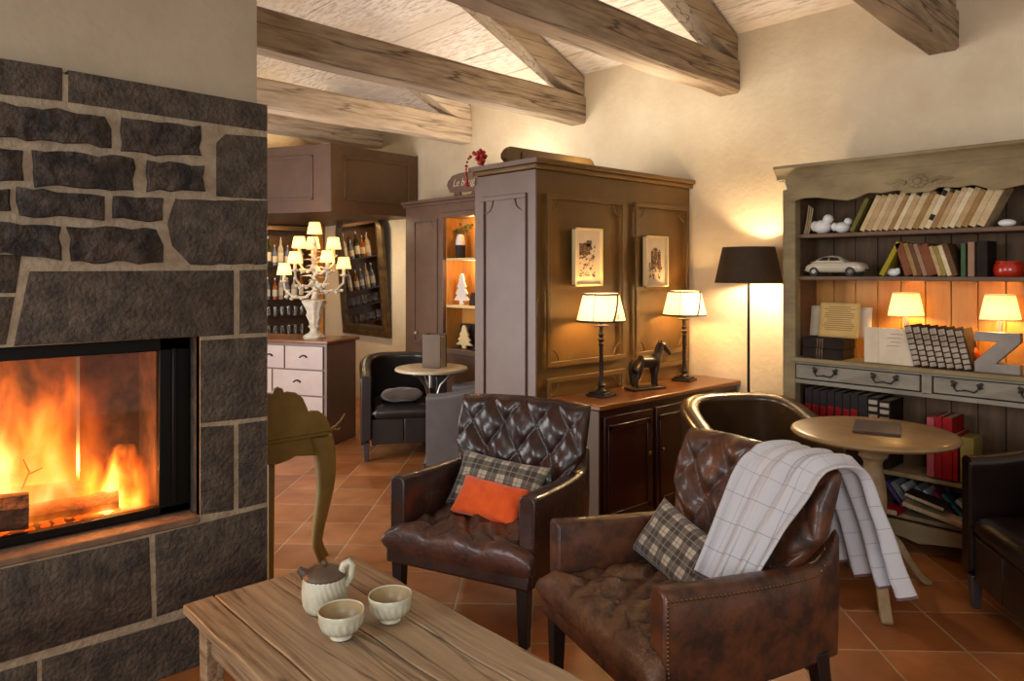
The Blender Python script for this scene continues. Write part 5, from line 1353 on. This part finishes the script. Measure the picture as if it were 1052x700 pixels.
# ------------------------------------------------------------------ bar: canopy, counter cabinet, back shelves
cp = thing('bar_canopy', 'taupe panelled canopy hanging over the bar corner', 'canopy', (3.55, 6.45, 2.09))
ca_, sa_ = math.cos(R(117)), math.sin(R(117))
H_ = .66; L2 = 2.62
foot = [(0, 0), (1.098, .11), (1.098, 2.44), (ca_ * L2, 2.44)]
foot[3] = (ca_ * 2.44 / sa_, 2.44)
b = MB(); b.prism([(x, y, 0) for x, y in foot], (0, 0, H_)); b.build('box', 'dark_taupe', cp, smooth=False, bevel=.004)
def along(b, a, l0, l1, z0, z1, out, d):
    """bar on the vertical face that starts at the corner and runs along angle a"""
    c, s = math.cos(a), math.sin(a); m = Matrix.Rotation(a, 3, 'Z')
    n = Vector((s, -c, 0)) if out > 0 else Vector((-s, c, 0))
    p = Vector((c, s, 0)) * ((l0 + l1) / 2) + n * (d / 2) + Vector((0, 0, (z0 + z1) / 2))
    b.box(p, (l1 - l0, d, z1 - z0), m)
for a, l0, l1, out, mat in ((R(117), .0, 2.7, -1, 'taupe'), (R(5.7), .0, 1.09, 1, 'dark_taupe')):
    b = MB(); along(b, a, l0, l1, 0, H_, out, .008)
    segs = ((.20, 1.28), (1.4, 2.5)) if mat == 'taupe' else ((.14, .98),)
    for q0, q1 in segs:
        for (x0, x1, z0, z1) in ((q0, q1, .12, .145), (q0, q1, .535, .56), (q0, q0 + .025, .12, .56), (q1 - .025, q1, .12, .56)): along(b, a, x0, x1, z0, z1, out, .022)
    b.build('front_panel', mat, cp, bevel=.003)
# chest of drawers that ends the counter, turned to the room
dcx = thing('drawer_counter', 'pale taupe bar counter with cup handled drawers, standing under the canopy', 'counter', (3.11, 5.74, 0), R(117))
# local: +x along the front (away to the left), +y = towards the room is negative
LW, DP, DH = 1.5, .46, .885
b = MB(); b.box((LW / 2, -DP / 2, DH / 2), (LW, DP - .01, DH)); b.build('carcass', 'taupe', dcx, bevel=.003)
b = MB(); b.box((LW / 2 - .01, -DP / 2, DH + .014), (LW + .05, DP + .05, .028)); b.build('top', 'mahogany_top', dcx, bevel=.008)
MB().box((-.003, -DP / 2, DH / 2), (.008, DP - .004, DH - .005)).build('end_panel', 'taupe', dcx, bevel=.002)
def drawer(x0, x1, z0, z1):
    b = MB(); b.box((0, .006, 0), (x1 - x0 - .012, .014, z1 - z0 - .012)); d_ = b.build('drawer', 'taupe_light', dcx, bevel=.003, loc=((x0 + x1) / 2, 0, (z0 + z1) / 2))
    h = MB(); pts = []
    rings = []
    for k in range(7):
        a = PI * k / 6; r = .040
        rings.append([(r * math.cos(a), .013, .012 + .6 * r * math.sin(a) - .01), (r * math.cos(a) * .9, .034, .010 + .45 * r * math.sin(a) - .01), (r * math.cos(a) * .8, .013, .008 + .3 * r * math.sin(a) - .01)])
    h.loft(rings, True, True); h.build('cup_handle', 'iron', d_)
cols = [(.02, .42), (.42, .74), (.74, 1.06), (1.06, 1.48)]
for x0, x1 in cols: drawer(x0, x1, .655, .865)
for z0, z1 in ((.43, .655), (.205, .43), (.03, .205)):
    drawer(.02, .55, z0, z1); drawer(.55, 1.02, z0, z1); drawer(1.02, 1.48, z0, z1)

# candelabra lamp on the counter
kd = thing('candelabra_lamp', 'tall white rococo candelabra lamp with seven small lit shades on the drawer counter', 'lamp', (3.16, 6.04, .913))
b = MB(); b.lathe([(0, 0), (.095, 0), (.10, .012), (.085, .03), (.055, .045), (.036, .07), (.042, .09), (.055, .105), (.040, .12), (.050, .16), (.070, .20), (.062, .235), (.078, .27), (.106, .325), (.11, .335), (.085, .345), (0, .345)], 40, rib=lambda a, z: .07 * math.sin(a * 8) if .10 < z < .33 else .05 * math.sin(a * 6) if z < .04 else 0)
b.build('urn', 'white_paint', kd)
b = MB(); b.tube([(0, 0, .34), (.015, 0, .42), (-.015, .01, .50), (.018, -.01, .60), (-.012, .01, .70), (.015, 0, .80), (0, 0, .90)], [.035, .026, .022, .02, .018, .014, .012], 10)
for k in range(46):
    a = k * 2.4; z = .37 + (k % 26) * .018; r = .05 if k < 26 else .085; b.tube([(0, 0, z), (r * .6 * math.cos(a), r * .6 * math.sin(a), z + .03), (r * 1.5 * math.cos(a), r * 1.5 * math.sin(a), z + .02)], [.010, .014, .003], 6, flat=.5)
b.build('stem', 'white_paint', kd)
arms_ = []
for dx, dep, z in ((-.145, .03, .775), (-.05, .13, .775), (.17, .0, .765), (-.15, -.08, .635), (.13, -.06, .645), (-.27, .0, .535), (.25, .05, .59)):
    vx, vy = dx * .736 + dep * .677, -dx * .677 + dep * .736
    arms_.append((math.degrees(math.atan2(vy, vx)), math.hypot(vx, vy), z))
def cand(a, r, z):
    c, s = math.cos(R(a)), math.sin(R(a)); b = MB()
    pts = [(0, 0, z - .10), (.3 * r, 0, z - .17), (.7 * r, 0, z - .17), (.98 * r, 0, z - .10), (1.0 * r, 0, z - .04)]
    b.tube([(x * c, x * s, zz) for x, _, zz in pts], [.014, .013, .011, .010, .010], 8)
    for k in range(5):
        q = .25 + .17 * k; b.ball((q * r * c, q * r * s, z - .165 - .018 * (k % 2)), (.020, .020, .014), 8, 6)
    b.lathe([(.014, -.045), (.036, -.03), (.038, -.022), (.016, -.02), (.013, .045), (0, .045)], 14, (r * c, r * s, z))
    b.build('arm', 'white_paint', kd)
    sh = cone_shade(MB(), .066, .046, .030, .135, 24, pleat=.02); sh.v = [(x + r * c, y + r * s, zz + z) for x, y, zz in sh.v]; sh.build('shade', 'shade_small', kd, angle=30)
    bulb(kd, (r * c, r * s, z + .075), (.016, .016, .024), 1.2, WARM)
for a in arms_: cand(*a)
sh = cone_shade(MB(), .066, .046, .93, 1.035, 24, pleat=.02).build('shade', 'shade_small', kd, angle=30); bulb(kd, (0, 0, .965), (.016, .016, .024), 1.2, WARM)

# back-bar shelving with bottles and glasses
bb = thing('bar_shelving', 'dark brown back bar shelving behind the candelabra', 'shelving', (4.05, 8.62, 0))
b = MB(); b.box((0, .235, 1.03), (1.16, .02, 2.06)).box((.56, .11, 1.03), (.04, .25, 2.06)).box((-.56, .11, 1.03), (.04, .25, 2.06)).box((0, .11, 2.04), (1.16, .25, .04)); b.build('carcass', 'shelf_wood', bb, smooth=False)
MB().box((.52, -.02, 1.25), (.10, .02, 1.95)).build('pilaster', 'pine', bb, bevel=.004)
BZ = (1.585, 1.165, .955, .72)
for z in BZ: MB().box((0, .105, z - .008), (1.08, .22, .016)).build('shelf', 'mahogany', bb, smooth=False)
def bottle(label, x, z, h, r, mat, sq_=False):
    t = thing('bottle', label, 'bottle', (x, 8.68 + random.uniform(-.015, .02), z + .001), 0, 'bottles on the bar shelves')
    MB().lathe([(0, 0), (r, 0), (r, h * .55), (r * .92, h * .62), (r * .36, h * .74), (r * .32, h * .93), (0, h * .93)], 6 if sq_ else 16).build('glass_body', mat, t)
    MB().lathe([(r * 1.015, h * .15), (r * 1.015, h * .45)], 6 if sq_ else 16, cap=False).build('paper_label', 'label', t)
    MB().lathe([(r * .4, h * .91), (r * .4, h), (0, h)], 10).build('stopper', 'chrome', t)
kinds = ['bottle_clear', 'amber', 'bottle_green', 'bottle_blue', 'bottle_clear', 'bottle_blue', 'amber', 'bottle_clear', 'bottle_blue']
names = {'bottle_clear': 'pale', 'amber': 'amber', 'bottle_green': 'dark green', 'bottle_blue': 'bluish'}
for row, (z, rn) in enumerate(((BZ[0], 'upper'), (BZ[1], 'lower'))):
    for k in range(8):
        m_ = kinds[(k + row * 3) % 9]
        bottle('%s bottle, %s from the left on the %s bottle shelf of the bar' % (names[m_], ORD[k], rn), 3.74 + k * .088, z, random.uniform(.25, .36), random.uniform(.030, .038), m_, k % 3 == 1)
g0 = None
for row, (z, rn) in enumerate(((BZ[2], 'upper'), (BZ[3], 'lower'))):
    for k in range(8):
        lab = 'stemless clear glass, %s from the left on the %s glass shelf of the bar' % (ORD[k], rn)
        loc = (3.74 + k * .088, 8.67, z + .001)
        if g0 is None:
            b = MB(); b.lathe([(0, 0), (.028, 0), (.030, .01), (.036, .12), (.034, .12), (.028, .014), (0, .012)], 16); g0 = tag(b.build('drinking_glass', 'clear', loc=loc), lab, 'glass', 'glasses on the bar shelves')
        else: dup(g0, loc, 0, lab)
light('bar_shelf_light', 'AREA', (3.9, 8.35, 2.085), 3, WARM, .08, (3.95, 8.5, 1.0))
light('bar_ceiling_light', 'AREA', (3.95, 7.0, 2.085), 9, WARM2, .12, (4.2, 7.1, .5))

# mirror on the long wall, top leaning out
mr = thing('wall_mirror', 'large tall mirror in a dark gilt frame hanging beside the bar', 'mirror', (WALLX - .006, 7.57, .76), 0)
mr.rotation_euler = (0, R(-5.0), 0)
w2, h2 = .515, 1.38
def rr_(w_, h_, r, n=6):
    pts = [(-w_, 0), (w_, 0)]
    for k in range(n + 1): a = PI / 2 * k / n; pts.append((w_ - r + r * math.cos(a), h_ - r + r * math.sin(a)))
    for k in range(n + 1): a = PI / 2 + PI / 2 * k / n; pts.append((-w_ + r + r * math.cos(a), h_ - r + r * math.sin(a)))
    return pts
o1, i1, m1 = rr_(w2, h2, .18), rr_(w2 - .13, h2 - .13, .08), rr_(w2 - .06, h2 - .06, .13)
def fr_ring(pts, dz, x): return [(x, y, z + dz) for y, z in pts]
b = MB(); b.loft([fr_ring(o1, 0, -.002), fr_ring(o1, 0, -.035), fr_ring(m1, .06, -.060), fr_ring(i1, .13, -.030), fr_ring(i1, .13, -.012)], cap=False); b.build('frame', 'gilt', mr, angle=40)
b = MB(); b.loft([fr_ring(rr_(w2 - .075, h2 - .075, .12), .075, -.058), fr_ring(rr_(w2 - .105, h2 - .105, .10), .105, -.050), fr_ring(rr_(w2 - .115, h2 - .115, .10), .115, -.042)], cap=False); b.build('inner_moulding', 'frame_dark', mr)
b = MB(); b.add(fr_ring(i1, .13, -.020), [tuple(range(len(i1)))]); b.build('mirror_glass', 'mirror', mr, smooth=False)
b = MB()
for s in (-1, 1): b.tube([(-.05, s * .02, h2 + .02), (-.05, s * .08, h2 + .04), (-.05, s * .15, h2 + .012), (-.05, s * .22, h2 + .008)], [.022, .018, .014, .006], 8)
b.ball((-.05, 0, h2 + .03), (.02, .035, .035)); b.build('crest', 'gilt', mr)
sp2 = thing('small_picture', 'small dark framed picture on the wall left of the mirror', 'picture', (WALLX - .012, 8.36, 1.72))
b = MB(); b.box((0, 0, 0), (.02, .16, .22)); b.build('frame', 'frame_dark', sp2, bevel=.003); MB().box((-.011, 0, 0), (.003, .10, .15)).build('print', 'paper_y', sp2, smooth=False)
